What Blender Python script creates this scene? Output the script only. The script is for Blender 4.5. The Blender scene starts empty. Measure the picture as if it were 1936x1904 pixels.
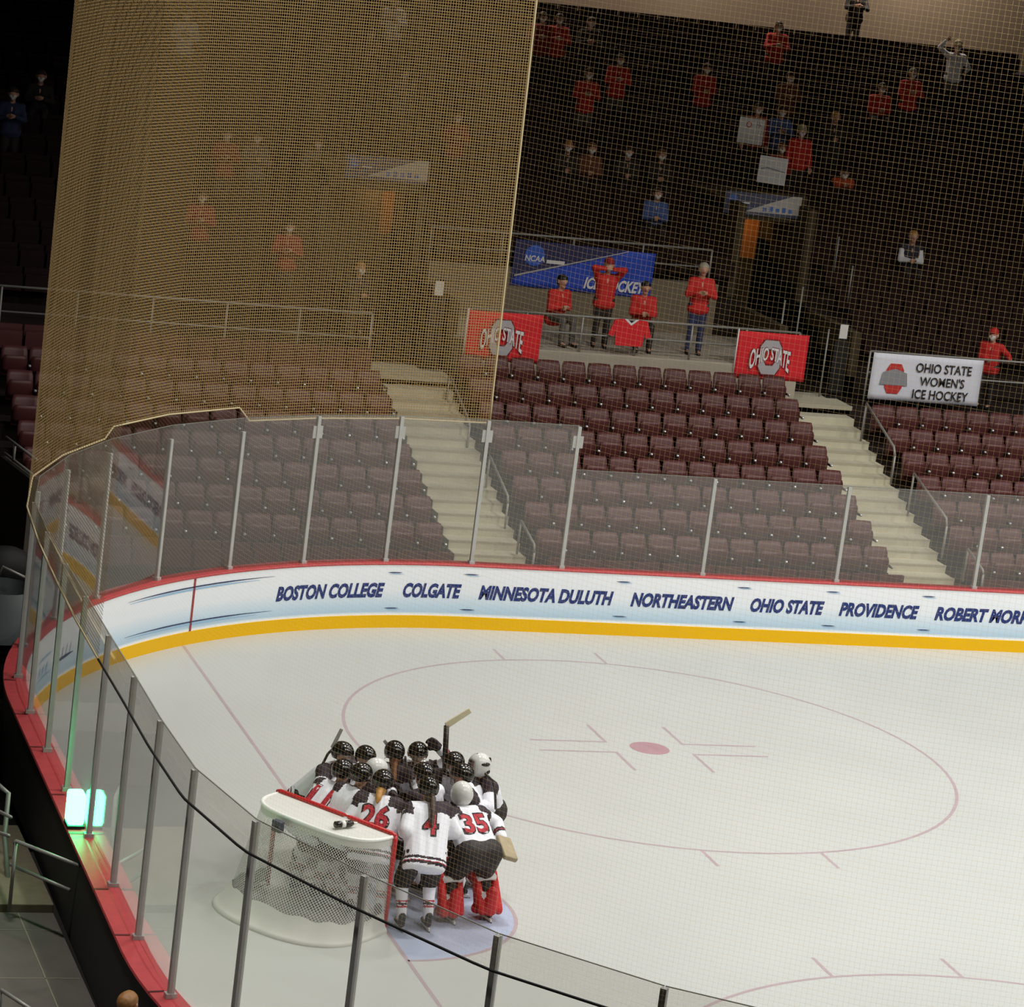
import bpy, bmesh, math, random
import numpy as np
from mathutils import Vector, Matrix, Euler
from mathutils.bvhtree import BVHTree

random.seed(7)
C = bpy.context.scene.collection
SC = bpy.context.scene

# ------------------------------------------------------------------ camera
CAM = np.array([-7.3754, -34.7043, 12.9951])
YAW, PITCH, ROLL, FPX, CX, CY = .330496, -.211744, .127863, 5935.65, 967.84, 951.98
_f = np.array([math.sin(YAW)*math.cos(PITCH), math.cos(YAW)*math.cos(PITCH), math.sin(PITCH)])
_r0 = np.array([math.cos(YAW), -math.sin(YAW), 0.0]); _u0 = np.cross(_r0, _f)
_r = _r0*math.cos(ROLL)+_u0*math.sin(ROLL); _u = -_r0*math.sin(ROLL)+_u0*math.cos(ROLL)
cd = bpy.data.cameras.new('camera'); cam = bpy.data.objects.new('camera', cd); C.objects.link(cam)
M = Matrix.Identity(4)
for i in range(3):
    M[i][0] = _r[i]; M[i][1] = _u[i]; M[i][2] = -_f[i]; M[i][3] = CAM[i]
cam.matrix_world = M
cd.sensor_fit = 'HORIZONTAL'; cd.sensor_width = 36.0; cd.lens = FPX/1936*36
cd.clip_end = 300
SC.camera = cam

def U(u, v, axis, val):
    """where the line of sight through a measured point meets a real plane of the arena"""
    d = _f + _r*(u-CX)/FPX - _u*(v-CY)/FPX
    return Vector(CAM + d*((val-CAM[axis])/d[axis]))

# ------------------------------------------------------------------ world, lights, exposure
w = bpy.data.worlds.new('world'); SC.world = w; w.use_nodes = True
w.node_tree.nodes['Background'].inputs[0].default_value = (.9, .8, .75, 1)
w.node_tree.nodes['Background'].inputs[1].default_value = .012
SC.view_settings.view_transform = 'Standard'; SC.view_settings.look = 'None'
SC.view_settings.gamma = 1; SC.view_settings.exposure = 0.0
SC.view_settings.use_curve_mapping = False
SC.cycles.transparent_max_bounces = 32
SC.cycles.max_bounces = 8

def area(name, loc, size, power, spread, col=(1, .992, .955), target=None):
    l = bpy.data.lights.new(name, 'AREA'); l.shape = 'DISK'; l.size = size; l.energy = power
    l.spread = math.radians(spread); l.color = col
    o = bpy.data.objects.new(name, l); o.location = loc; C.objects.link(o)
    if target:
        o.rotation_euler = (Vector(target)-Vector(loc)).to_track_quat('-Z', 'Y').to_euler()
    return o
for ix in range(7):
    for yy, pw in ((-11.8, 570), (0, 500), (9, 400)):
        area('arena_and_fill_lamp', (5+6.3*ix, yy, 16), 1.1, pw, 152 if yy < -5 else 142)
for yy in (-9, -2): area('arena_and_fill_lamp', (-3, yy, 16), 1.1, 110, 55)  # extra lamps added to brighten the near corner and its cap rail

# ------------------------------------------------------------------ materials
def lin(c):
    return tuple(((x/255)/12.92 if x/255 <= .04045 else ((x/255+.055)/1.055)**2.4) for x in c)
MATS = {}
def mat(name, rgb, rough=.6, metal=0., spec=.5, var=0., scale=8., bump=0., trans=0.):
    if name in MATS: return MATS[name]
    m = bpy.data.materials.new(name); m.use_nodes = True; nt = m.node_tree; b = nt.nodes['Principled BSDF']
    c = lin(rgb)
    b.inputs['Roughness'].default_value = rough; b.inputs['Metallic'].default_value = metal
    b.inputs['Specular IOR Level'].default_value = spec
    tc = nt.nodes.new('ShaderNodeTexCoord'); nz = nt.nodes.new('ShaderNodeTexNoise')
    nz.inputs['Scale'].default_value = scale; nz.inputs['Detail'].default_value = 4
    nt.links.new(tc.outputs['Object'], nz.inputs['Vector'])
    rp = nt.nodes.new('ShaderNodeValToRGB')
    rp.color_ramp.elements[0].position = .3; rp.color_ramp.elements[1].position = .7
    lo = [max(0, x*(1-var)) for x in c]; hi = [min(1, x*(1+var)) for x in c]
    rp.color_ramp.elements[0].color = (*lo, 1); rp.color_ramp.elements[1].color = (*hi, 1)
    nt.links.new(nz.outputs['Fac'], rp.inputs['Fac']); nt.links.new(rp.outputs['Color'], b.inputs['Base Color'])
    if bump:
        bp = nt.nodes.new('ShaderNodeBump'); bp.inputs['Strength'].default_value = bump
        bp.inputs['Distance'].default_value = .01
        nt.links.new(nz.outputs['Fac'], bp.inputs['Height']); nt.links.new(bp.outputs['Normal'], b.inputs['Normal'])
    MATS[name] = m
    return m
def emis(name, rgb, strength):
    m = bpy.data.materials.new(name); m.use_nodes = True; b = m.node_tree.nodes['Principled BSDF']
    b.inputs['Base Color'].default_value = (*lin(rgb), 1)
    b.inputs['Emission Color'].default_value = (*lin(rgb), 1); b.inputs['Emission Strength'].default_value = strength
    MATS[name] = m
    return m
def glass(name, refl, tint):
    m = bpy.data.materials.new(name); m.use_nodes = True; nt = m.node_tree; nt.nodes.clear()
    out = nt.nodes.new('ShaderNodeOutputMaterial'); mx = nt.nodes.new('ShaderNodeMixShader')
    tr = nt.nodes.new('ShaderNodeBsdfTransparent'); tr.inputs[0].default_value = (*tint, 1)
    gl = nt.nodes.new('ShaderNodeBsdfGlossy'); gl.inputs['Roughness'].default_value = .02
    gl.inputs[0].default_value = (1, 1, 1, 1)
    lw = nt.nodes.new('ShaderNodeLayerWeight')
    pw = nt.nodes.new('ShaderNodeMath'); pw.operation = 'POWER'; pw.inputs[1].default_value = 5
    mm = nt.nodes.new('ShaderNodeMath'); mm.operation = 'MULTIPLY_ADD'; mm.inputs[1].default_value = .95; mm.inputs[2].default_value = refl
    mm.use_clamp = True
    nt.links.new(lw.outputs['Facing'], pw.inputs[0])
    # a small even diffuse and translucent share makes the pane hazy
    df = nt.nodes.new('ShaderNodeBsdfTranslucent'); df.inputs[0].default_value = (.85, .83, .8, 1)
    dd = nt.nodes.new('ShaderNodeBsdfDiffuse'); dd.inputs[0].default_value = (.85, .83, .8, 1)
    ms = nt.nodes.new('ShaderNodeMixShader'); ms.inputs[0].default_value = .5
    nt.links.new(df.outputs[0], ms.inputs[1]); nt.links.new(dd.outputs[0], ms.inputs[2])
    m2 = nt.nodes.new('ShaderNodeMixShader'); m2.inputs[0].default_value = .045
    nt.links.new(pw.outputs[0], mm.inputs[0]); nt.links.new(mm.outputs[0], mx.inputs[0])
    nt.links.new(tr.outputs[0], m2.inputs[1]); nt.links.new(ms.outputs[0], m2.inputs[2])
    nt.links.new(m2.outputs[0], mx.inputs[1]); nt.links.new(gl.outputs[0], mx.inputs[2])
    nt.links.new(mx.outputs[0], out.inputs[0])
    MATS[name] = m
    return m
def netmat(name, rgb, cell, wfrac, transl=.3, diag=False):
    """woven cord: knots and strands from the sheet's own UV in metres, open between"""
    m = bpy.data.materials.new(name); m.use_nodes = True; nt = m.node_tree; nt.nodes.clear()
    N = nt.nodes.new; L = nt.links.new
    out = N('ShaderNodeOutputMaterial'); mx = N('ShaderNodeMixShader'); tr = N('ShaderNodeBsdfTransparent')
    d = N('ShaderNodeBsdfDiffuse'); t = N('ShaderNodeBsdfTranslucent'); m2 = N('ShaderNodeMixShader')
    d.inputs[0].default_value = (*lin(rgb), 1); t.inputs[0].default_value = (*lin(rgb), 1); m2.inputs[0].default_value = transl
    L(d.outputs[0], m2.inputs[1]); L(t.outputs[0], m2.inputs[2])
    uv = N('ShaderNodeUVMap'); sp = N('ShaderNodeSeparateXYZ'); L(uv.outputs[0], sp.inputs[0])
    def mth(op, a, b=None):
        n = N('ShaderNodeMath'); n.operation = op
        for i, x in enumerate((a, b)):
            if x is None: continue
            if isinstance(x, (int, float)): n.inputs[i].default_value = x
            else: L(x, n.inputs[i])
        return n.outputs[0]
    a, b = sp.outputs[0], sp.outputs[1]
    if diag: a, b = mth('ADD', a, b), mth('SUBTRACT', a, b)
    fa = mth('LESS_THAN', mth('FRACT', mth('MULTIPLY', a, 1/cell)), wfrac)
    fb = mth('LESS_THAN', mth('FRACT', mth('MULTIPLY', b, 1/cell)), wfrac)
    mk = mth('MAXIMUM', fa, fb)
    L(mk, mx.inputs[0]); L(tr.outputs[0], mx.inputs[1]); L(m2.outputs[0], mx.inputs[2]); L(mx.outputs[0], out.inputs[0])
    MATS[name] = m
    return m

# ------------------------------------------------------------------ mesh helpers
class MB:
    def __init__(s): s.v = []; s.f = []; s.m = []; s.uv = {}
    def add(s, vs, fs, mi=0):
        o = len(s.v); s.v += [tuple(v) for v in vs]
        for f in fs: s.f.append(tuple(o+i for i in f)); s.m.append(mi)
        return s
    def box(s, lo, hi, mi=0, rot=None, piv=None):
        vs = [Vector((x, y, z)) for x in (lo[0], hi[0]) for y in (lo[1], hi[1]) for z in (lo[2], hi[2])]
        if rot is not None:
            p = Vector(piv if piv is not None else [(a+b)/2 for a, b in zip(lo, hi)])
            vs = [rot @ (v-p)+p for v in vs]
        return s.add(vs, [(0, 1, 3, 2), (4, 6, 7, 5), (0, 4, 5, 1), (2, 3, 7, 6), (0, 2, 6, 4), (1, 5, 7, 3)], mi)
    def tube(s, pts, r, n=8, mi=0, closed=False):
        pts = [Vector(p) for p in pts]; k = len(pts)
        rs = r if isinstance(r, (list, tuple)) else [r]*k
        vs = []; up = None
        for i, p in enumerate(pts):
            if closed: t = pts[(i+1) % k]-pts[i-1]
            else: t = pts[min(i+1, k-1)]-pts[max(i-1, 0)]
            t.normalize()
            if up is None: up = t.orthogonal().normalized()
            up = (up - t*up.dot(t)).normalized(); b = t.cross(up)
            for j in range(n):
                a = 2*math.pi*j/n; vs.append(p+(up*math.cos(a)+b*math.sin(a))*rs[i])
        fs = []
        for i in range(k if closed else k-1):
            for j in range(n):
                a, b2 = i*n+j, i*n+(j+1) % n; c = ((i+1) % k)*n
                fs.append((a, b2, c+(j+1) % n, c+j))
        if not closed:
            fs += [tuple(range(n))[::-1], tuple((k-1)*n+j for j in range(n))]
        return s.add(vs, fs, mi)
    def ell(s, c, rad, n=16, k=10, mi=0, rot=None, keep=None):
        vs = []; c = Vector(c)
        for i in range(k+1):
            th = math.pi*i/k
            for j in range(n):
                a = 2*math.pi*j/n
                p = Vector((rad[0]*math.sin(th)*math.cos(a), rad[1]*math.sin(th)*math.sin(a), rad[2]*math.cos(th)))
                vs.append(p)
        fs = []
        for i in range(k):
            for j in range(n):
                q = (i*n+j, (i+1)*n+j, (i+1)*n+(j+1) % n, i*n+(j+1) % n)
                if keep is None or keep(sum((vs[x] for x in q), Vector())/4): fs.append(q)
        if rot is not None: vs = [rot @ v for v in vs]
        return s.add([v+c for v in vs], fs, mi)
    def sheet(s, grid, uvs=None, mi=0):
        n, k = len(grid), len(grid[0]); o = len(s.v)
        s.v += [tuple(p) for row in grid for p in row]
        if uvs:
            for i in range(n):
                for j in range(k): s.uv[o+i*k+j] = uvs[i][j]
        for i in range(n-1):
            for j in range(k-1):
                s.f.append((o+i*k+j, o+i*k+j+1, o+(i+1)*k+j+1, o+(i+1)*k+j)); s.m.append(mi)
        return s
    def build(s, name, mats, parent=None, smooth=False, bevel=0):
        me = bpy.data.meshes.new(name); me.from_pydata(s.v, [], s.f)
        if not isinstance(mats, (list, tuple)): mats = [mats]
        for m in mats: me.materials.append(m)
        me.polygons.foreach_set('material_index', s.m)
        if s.uv:
            ul = me.uv_layers.new(name='UVMap')
            for lp in me.loops: ul.data[lp.index].uv = s.uv.get(lp.vertex_index, (0, 0))
        me.update()
        bm = bmesh.new(); bm.from_mesh(me); bmesh.ops.remove_doubles(bm, verts=bm.verts, dist=1e-6)
        if not s.uv: bmesh.ops.recalc_face_normals(bm, faces=bm.faces)
        bm.to_mesh(me); bm.free()
        if smooth: me.shade_smooth()
        o = bpy.data.objects.new(name, me); C.objects.link(o)
        if parent is not None: o.parent = parent
        if bevel:
            b = o.modifiers.new('bevel', 'BEVEL'); b.width = bevel; b.segments = 2; b.limit_method = 'ANGLE'
        return o
def tag(o, label, cat=None, group=None, kind=None):
    o['label'] = label
    if cat: o['category'] = cat
    if group: o['group'] = group
    if kind: o['kind'] = kind
    return o
def struct(o, label=None):
    o['kind'] = 'structure'
    if label: o['label'] = label
    return o
def empty(name, loc, rz=0):
    o = bpy.data.objects.new(name, None); o.empty_display_size = .1; o.location = loc; o.rotation_euler = (0, 0, rz); C.objects.link(o)
    return o
def copy_tree(o, parent=None):
    c = o.copy(); C.objects.link(c)
    if parent is not None: c.parent = parent
    for ch in list(o.children): copy_tree(ch, c)
    return c
def fit_text(txt, w, h, shear=0., bold=0., align='LEFT'):
    """letter outlines as (verts, faces), scaled so the word is w wide and capitals are h tall, lower left at 0,0"""
    cu = bpy.data.curves.new('t', 'FONT'); cu.body = txt; cu.shear = shear; cu.offset = bold; cu.fill_mode = 'BOTH'
    cu.resolution_u = 3
    o = bpy.data.objects.new('t', cu); C.objects.link(o)
    dg = bpy.context.evaluated_depsgraph_get(); me = bpy.data.meshes.new_from_object(o.evaluated_get(dg))
    vs = np.array([v.co[:] for v in me.vertices]); fs = [tuple(p.vertices) for p in me.polygons]
    bpy.data.objects.remove(o); bpy.data.curves.remove(cu); bpy.data.meshes.remove(me)
    mn, mxx = vs.min(0), vs.max(0)
    vs[:, 0] = (vs[:, 0]-mn[0])/(mxx[0]-mn[0])*w; vs[:, 1] = (vs[:, 1]-mn[1])/(mxx[1]-mn[1])*h
    return vs, fs

# ------------------------------------------------------------------ common colours
white_board = mat('board_white', (236, 238, 240), .35)
yellow = mat('kick_yellow', (236, 182, 0), .5, spec=.25)
red_cap = mat('cap_red', (178, 62, 66), .5, var=.1)
black = mat('black_matte', (14, 13, 14), .7)
alu = mat('aluminium', (176, 176, 172), .45, .15, var=.05)
steel = mat('rail_steel', (150, 148, 142), .5, .3)
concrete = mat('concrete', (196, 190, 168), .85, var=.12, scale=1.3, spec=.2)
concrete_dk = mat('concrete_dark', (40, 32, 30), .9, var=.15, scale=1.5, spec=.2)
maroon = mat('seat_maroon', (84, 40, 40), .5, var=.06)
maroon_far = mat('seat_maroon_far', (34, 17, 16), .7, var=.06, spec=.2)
skin = mat('skin', (200, 150, 125), .6)
skin_b = mat('skin_tan', (176, 122, 96), .6)
eye_m = mat('eye_dark', (40, 28, 24), .4)
jer_w = mat('jersey_white', (232, 232, 238), .75, bump=.25, scale=14)
jer_d = mat('jersey_dark', (40, 26, 36), .75)
jer_r = mat('jersey_red', (176, 30, 48), .7)
pant_k = mat('pants_black', (34, 28, 28), .7, var=.15)
helm_k = mat('helmet_black', (22, 21, 22), .18)
helm_w = mat('mask_white', (205, 205, 200), .25, var=.06, scale=20)
cage_m = mat('cage_steel', (150, 150, 150), .3, .7)
pad_r = mat('pad_red', (196, 32, 36), .5, var=.1)
pad_w = mat('pad_white', (226, 224, 218), .5)
tan_m = mat('blocker_tan', (158, 142, 112), .6, var=.12, scale=14)
navy = mat('lettering_navy', (20, 46, 110), .5)

# ------------------------------------------------------------------ rink outline
def rink_path():
    p = [(x, 12.95) for x in np.arange(34, 8.43, -.4)]
    for a in np.linspace(0, math.pi/2, 40): p.append((8.43-8.6*math.sin(a), 4.35+8.6*math.cos(a)))
    for t in np.linspace(0, 1, 20)[1:]: p.append((-.17-.13*t, 4.35-8.7*t))
    for a in np.linspace(0, math.pi/2, 40)[1:]: p.append((8.62-8.92*math.cos(a), -4.35-8.92*math.sin(a)))
    for x in np.arange(9, 34, .5): p.append((x, -13.27))
    return np.array(p)
PATH = rink_path()
_t = np.gradient(PATH, axis=0); _t /= np.linalg.norm(_t, axis=1)[:, None]
NRM = np.stack([_t[:, 1], -_t[:, 0]], 1)      # outward, away from the ice
if NRM[0][1] < 0: NRM = -NRM
ARC = np.concatenate([[0], np.cumsum(np.linalg.norm(np.diff(PATH, axis=0), axis=1))])
ARC = ARC-ARC[np.argmin(abs(PATH[:, 0]-8.43)+abs(PATH[:, 1]-12.95))]   # 0 where the far corner begins
def at_s(s, off=0., z=0.):
    x = np.interp(s, ARC, PATH[:, 0]); y = np.interp(s, ARC, PATH[:, 1])
    nx = np.interp(s, ARC, NRM[:, 0]); ny = np.interp(s, ARC, NRM[:, 1])
    return Vector((x+nx*off, y+ny*off, z))

# ice sheet with its painted lines
def ring(mb, c, r0, r1, a0, a1, n, z, mi):
    vs = []
    for i in range(n+1):
        a = a0+(a1-a0)*i/n
        for r in (r0, r1): vs.append((c[0]+r*math.cos(a), c[1]+r*math.sin(a), z))
    mb.add(vs, [(2*i, 2*i+1, 2*i+3, 2*i+2) for i in range(n)], mi)
def strip(mb, a, b, wdt, z, mi):
    a = Vector((*a, z)); b = Vector((*b, z)); n = Vector((-(b-a).y, (b-a).x, 0)).normalized()*wdt/2
    mb.add([a-n, b-n, b+n, a+n], [(0, 1, 2, 3)], mi)
ice = mat('ice', (188, 190, 186), .33, var=.03, scale=.35, spec=.35)
line_r = mat('ice_line_faded_red', (174, 156, 161), .35, var=.06, scale=2)
line_dot = mat('ice_spot_red', (172, 136, 144), .35, var=.06, scale=3)
crease_b = mat('ice_crease_blue', (172, 181, 204), .35, var=.05, scale=2)
fl = MB(); o_ = [tuple(p)+(0,) for p in PATH]
fl.add(o_, [tuple(range(len(o_)))], 0)
fl_o = fl.build('floor', [ice]); struct(fl_o, 'white ice sheet of the rink')
mk = MB()
Zl = .0015
for sy in (1, -1):
    S = (9.449, 6.706*sy)
    ring(mk, S, 4.572-.05, 4.572, 0, 2*math.pi, 160, Zl, 0)
    ring(mk, S, 0, .30, 0, 2*math.pi, 40, Zl, 1)
    for sx in (1, -1):
        for s2 in (1, -1):
            cxx, cyy = S[0]+.61*sx, S[1]+.245*s2
            strip(mk, (cxx-.025*sx, cyy), (cxx+1.19*sx, cyy), .05, Zl, 0)
            strip(mk, (cxx, cyy), (cxx, cyy+.84*s2), .05, Zl+.0002, 0)
        for s2 in (1, -1):
            y0 = S[1]+s2*math.sqrt(4.572**2-.87**2)
            strip(mk, (S[0]+.87*sx, y0), (S[0]+.87*sx, y0+.6*s2), .05, Zl, 0)
strip(mk, (3.353, -11.2), (3.353, 11.25), .05, Zl, 0)
vs = [(3.353, 0, .001)]+[(3.353+1.8*math.cos(a), 1.8*math.sin(a), .001) for a in np.linspace(-math.pi/2, math.pi/2, 40)]
mk.add(vs, [(0, i, i+1) for i in range(1, 40)], 2)
ring(mk, (3.353, 0), 1.79, 1.84, -math.pi/2, math.pi/2, 40, Zl, 0)
mk.build('floor_marking', [line_r, line_dot, crease_b], fl_o)

# dasher boards
def loft(name, prof, mats, parent=None, smooth=True, s0=-25, s1=60):
    mb = MB(); idx = [i for i in range(len(ARC)) if s0 <= ARC[i] <= s1]
    n = len(prof)
    vs = [(PATH[i][0]+NRM[i][0]*o, PATH[i][1]+NRM[i][1]*o, z) for i in idx for (o, z) in prof]
    fs = [(a*n+j, (a+1)*n+j, (a+1)*n+(j+1) % n, a*n+(j+1) % n) for a in range(len(idx)-1) for j in range(n)]
    mb.add(vs, fs); return mb.build(name, mats, parent)
def board_mat():
    m = bpy.data.materials.new('board_print'); m.use_nodes = True; nt = m.node_tree; b = nt.nodes['Principled BSDF']
    tc = nt.nodes.new('ShaderNodeTexCoord'); sp = nt.nodes.new('ShaderNodeSeparateXYZ'); nt.links.new(tc.outputs['Object'], sp.inputs[0])
    rp = nt.nodes.new('ShaderNodeValToRGB'); e = rp.color_ramp.elements
    e[0].position = .2; e[0].color = (*lin((240, 244, 246)), 1); e[1].position = .9; e[1].color = (*lin((238, 240, 243)), 1)
    for pos, c in ((.235, (238, 243, 246)), (.27, (180, 207, 226)), (.40, (198, 219, 234)), (.62, (232, 237, 242))):
        q = e.new(pos); q.color = (*lin(c), 1)
    nt.links.new(sp.outputs[2], rp.inputs[0]); nt.links.new(rp.outputs[0], b.inputs['Base Color']); b.inputs['Roughness'].default_value = .35
    return m
board_print = board_mat()
bd = loft('wall_boards', [(0, .2), (0, 1.06), (.1, 1.06), (.1, .2)], [board_print])
struct(bd, 'white printed boards around the rink')
loft('kick_plate', [(-.012, 0), (-.012, .21), (.1, .21), (.1, 0)], [yellow], bd)
loft('cap_rail', [(-.01, 1.06), (-.01, 1.08), (0, 1.09), (.12, 1.09), (.14, 1.083), (.29, 1.083), (.30, 1.06)], [red_cap], bd)
loft('back_panel', [(.1, 0), (.1, 1.06), (.27, 1.06), (.27, 0)], [black], bd)
# cap joints
cj = MB()
GS = [-12.2, -9.2, -6.57, -4.1, -1.58]
# glass posts along the boards, measured
POSTS = [(20.3, 13.05), (17.62, 13.05), (15.0, 13.05), (12.53, 13.05), (10.01, 13.05), (8.44, 13.06), (6.93, 12.95), (5.45, 12.55), (4.10, 11.95), (2.78, 11.06),
         (1.62, 9.80), (.78, 8.52), (.12, 7.05), (-.18, 5.55), (-.27, 3.95), (-.30, 2.36), (-.31, .85), (-.33, -.80), (-.34, -2.42), (-.36, -4.0), (-.33, -5.6),
         (-.05, -7.12), (.64, -8.58), (1.47, -10.05), (2.60, -11.25), (4.05, -12.3), (5.75, -13.0), (7.5, -13.38), (9.3, -13.4), (11.2, -13.4)]
def letter_on_boards(txt, s0, s1, z0, z1, mb):
    vs, fs = fit_text(txt, s0-s1, z1-z0, .22, .05)
    mb.add([at_s(s0-x, -.004, z0+y) for x, y, _ in vs], fs)
for txt, s0, s1 in (('BOSTON COLLEGE', 3.54, 1.5), ('COLGATE', 1.16, .14), ('MINNESOTA DULUTH', -.17, -2.53), ('NORTHEASTERN', -2.85, -4.71),
                    ('OHIO STATE', -5.02, -6.38), ('PROVIDENCE', -6.67, -8.17), ('ROBERT MORRIS', -8.48, -10.5)):
    mb = MB(); letter_on_boards(txt, s0, s1, .51, .76, mb)
    mb.build('lettering', [navy], bd)
dash = mat('dash_navy', (30, 56, 100), .5); sky = mat('stroke_blue', (150, 190, 220), .5)
mb = MB()
def bstrip(mb, sa, sb, za, zb, h, mi=0, n=10):
    vs = []
    for i in range(n+1):
        t = i/n; hh = h*(1 if n < 3 else min(1, .15+3*t, .15+3*(1-t)))
        for d in (-.5, .5): vs.append(at_s(sa+(sb-sa)*t, -.004, za+(zb-za)*t+d*hh))
    mb.add(vs, [(2*i, 2*i+1, 2*i+3, 2*i+2) for i in range(n)], mi)
for s in (1.34, -.0, -2.68, -4.86, -6.5, -8.31):
    for z in (.93, .33):
        bstrip(mb, s+.13, s-.13, z, z, .018); bstrip(mb, s+.1, s-.16, z-.022, z-.022, .012, 1)
for z, d in ((.93, -.02), (.36, .0)):
    bstrip(mb, 6.95, 3.6, z+d, z+.005, .022, 0, 30); bstrip(mb, 6.9, 3.9, z+d-.035, z-.035, .03, 1, 30)
for sa in (8.75, 8.9, 9.05, 9.2): bstrip(mb, sa, sa-.05, .5, .66, .05, 0, 2)
bstrip(mb, 8.4, 8.1, .5, .72, .04, 0, 4); bstrip(mb, 9.35, 8.6, .48, .5, .05, 0, 6)
for sa in (10.2, 10.0, 9.8): bstrip(mb, sa, sa-.1, .5, .58, .1, 1, 2)
bstrip(mb, 10.3, 9.5, .7, .72, .04, 1, 6); bstrip(mb, 10.3, 9.5, .42, .44, .04, 1, 6)
mb.build('ad_stroke', [dash, sky], bd)
mb = MB(); seam = mat('goal_line_red', (150, 50, 56), .5)
for s in (5.31,): bstrip(mb, s+.025, s-.025, .53, .53, 1.06, 0, 1)
mb.build('board_line', [seam], bd)
cj = MB()
for (x, y) in POSTS[11:26]:
    d = [(x-PATH[i][0])**2+(y-PATH[i][1])**2 for i in range(len(PATH))]; s_i = ARC[int(np.argmin(d))]
    vs = [at_s(s_i+q, o, 1.0935) for q in (-.012, .012) for o in (.13, .30)]
    cj.add(vs, [(0, 1, 3, 2)])
cj.build('cap_joint', mat('joint_dark', (70, 16, 24), .6), bd)

# ------------------------------------------------------------------ glass panes and stanchions
gl_far = glass('rink_glass', .045, (.93, .925, .91))
edge_m = mat('glass_edge', (120, 124, 118), .3)
FAR_LBL = ['above the right end of the ROBERT MORRIS lettering', 'above the PROVIDENCE lettering, short', 'above the OHIO STATE lettering, short', 'above the NORTHEASTERN lettering, short',
           'above the right half of MINNESOTA DULUTH', 'above the left half of MINNESOTA DULUTH', 'above the COLGATE lettering', 'above the BOSTON COLLEGE lettering',
           'left of the BOSTON COLLEGE lettering', 'above the red goal line on the boards', 'second left of the red line on the far corner', 'third left of the red line on the far corner', 'at the far end of the end boards']
NEAR = ['behind the goal, farthest along the end boards', 'behind the goal, second from the far corner', 'behind the goal, third from the far corner', 'two panes beyond the green goal light',
        'directly above the green goal light', 'just nearer than the green goal light', 'left of the displaced net, second from the green light', 'left of the displaced net, third from the green light',
        'at the near corner left of the net', 'crossing the displaced net at its left side', 'crossing the net and the feet of player 4', 'right of the goalie feet at the near corner', 'at the lower right of the near corner']
for i in range(len(POSTS)):
    x, y = POSTS[i]
    tall = i >= 4
    top = 3.52 if tall else 2.78
    d0 = Vector((POSTS[max(i-1, 0)][0]-POSTS[min(i+1, len(POSTS)-1)][0], POSTS[max(i-1, 0)][1]-POSTS[min(i+1, len(POSTS)-1)][1], 0)).normalized()
    rz = math.atan2(d0.y, d0.x)
    near = i >= 13
    if i < 25:
        ht = (top-.02) if (near or not tall) else (top-.02 if i < 8 else top-.22)
        e = empty('glass_stanchion', (x, y, 1.085), rz)
        MB().box((-.03, -.03, 0), (.03, .035, ht-1.085)).build('post', alu, e, bevel=.004)
        MB().box((-.045, -.05, 0), (.045, .06, .05)).build('foot', alu, e)
        if tall and not near and i in (5, 6, 7, 4):
            MB().box((-.09, -.01, ht-1.085-.36), (.09, .015, ht-1.085-.16)).build('bracket', alu, e)
        if i < 13: lb = 'glass post left of the pane '+FAR_LBL[i-1 if i else 0]
        else: lb = 'aluminium glass post at the pane '+NEAR[i-13]
        if i == 0: lb = 'aluminium glass post right of the ROBERT MORRIS lettering'
        tag(e, lb.replace(', short', ''), 'glass post', 'posts between the rink glass panes')
    if i+1 < len(POSTS):
        x2, y2 = POSTS[i+1]
        a = Vector((x, y, 0)); b = Vector((x2, y2, 0)); dd = (b-a).normalized(); n = Vector((-dd.y, dd.x, 0))
        ln = (b-a).length; e = empty('rink_glass', (a+b)/2+Vector((0, 0, 1.09)), math.atan2(dd.y, dd.x))
        t2 = 3.52 if i >= 4 else 2.78
        MB().box((-ln/2+.005, -.003, 0), (ln/2-.005, .003, t2-1.09-.008)).build('pane', gl_far, e)
        MB().box((-ln/2+.005, -.006, t2-1.09-.008), (ln/2-.005, .006, t2-1.09)).build('top_edge', edge_m, e)
        if i < 13: lb = ('short' if i < 4 else 'tall')+' clear glass pane '+FAR_LBL[i].replace(', short', '')
        elif i-13 < len(NEAR): lb = 'tall clear glass pane '+NEAR[i-13]
        else: lb = 'tall clear glass pane on the near side boards'
        tag(e, lb, 'glass pane', 'clear panes around the rink')

# ------------------------------------------------------------------ safety net behind the goal
cord = netmat('net_cord', (178, 148, 101), .045, .19, .2)
cord_n = netmat('net_cord_near', (236, 200, 138), .045, .018, .62)  # same net; cord thinned so the near side looks dim and unlit
GP = np.array(POSTS); gd = np.concatenate([[0], np.cumsum(np.linalg.norm(np.diff(GP, axis=0), axis=1))])
def gpath(t, off=.1):
    # smooth curve just outside the glass
    x = np.interp(t, gd, GP[:, 0]); y = np.interp(t, gd, GP[:, 1])
    e = .4
    tx = np.interp(t+e, gd, GP[:, 0])-np.interp(t-e, gd, GP[:, 0]); ty = np.interp(t+e, gd, GP[:, 1])-np.interp(t-e, gd, GP[:, 1])
    L = math.hypot(tx, ty) or 1
    n = (ty/L, -tx/L)
    if (x-9)*n[0]+y*n[1] < 0: n = (-n[0], -n[1])
    return x+n[0]*off, y+n[1]*off
t_end = float(np.interp(0, [0, 1], [gd[5]-.1, 0]))
ts = np.arange(gd[5]-.05, gd[-1]+16, .22)
def net_bottom(t):
    if t < gd[8]+.0: return 3.44
    if t < gd[10]-.1: return 3.66
    return float(np.interp(t, [gd[10], gd[12], gd[16], gd[24], gd[-1]], [3.5, 3.5, 3.22, 3.2, 3.2]))
pend = U(1015, 0, 1, 13.15)
grid = []; uvs = []
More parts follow.
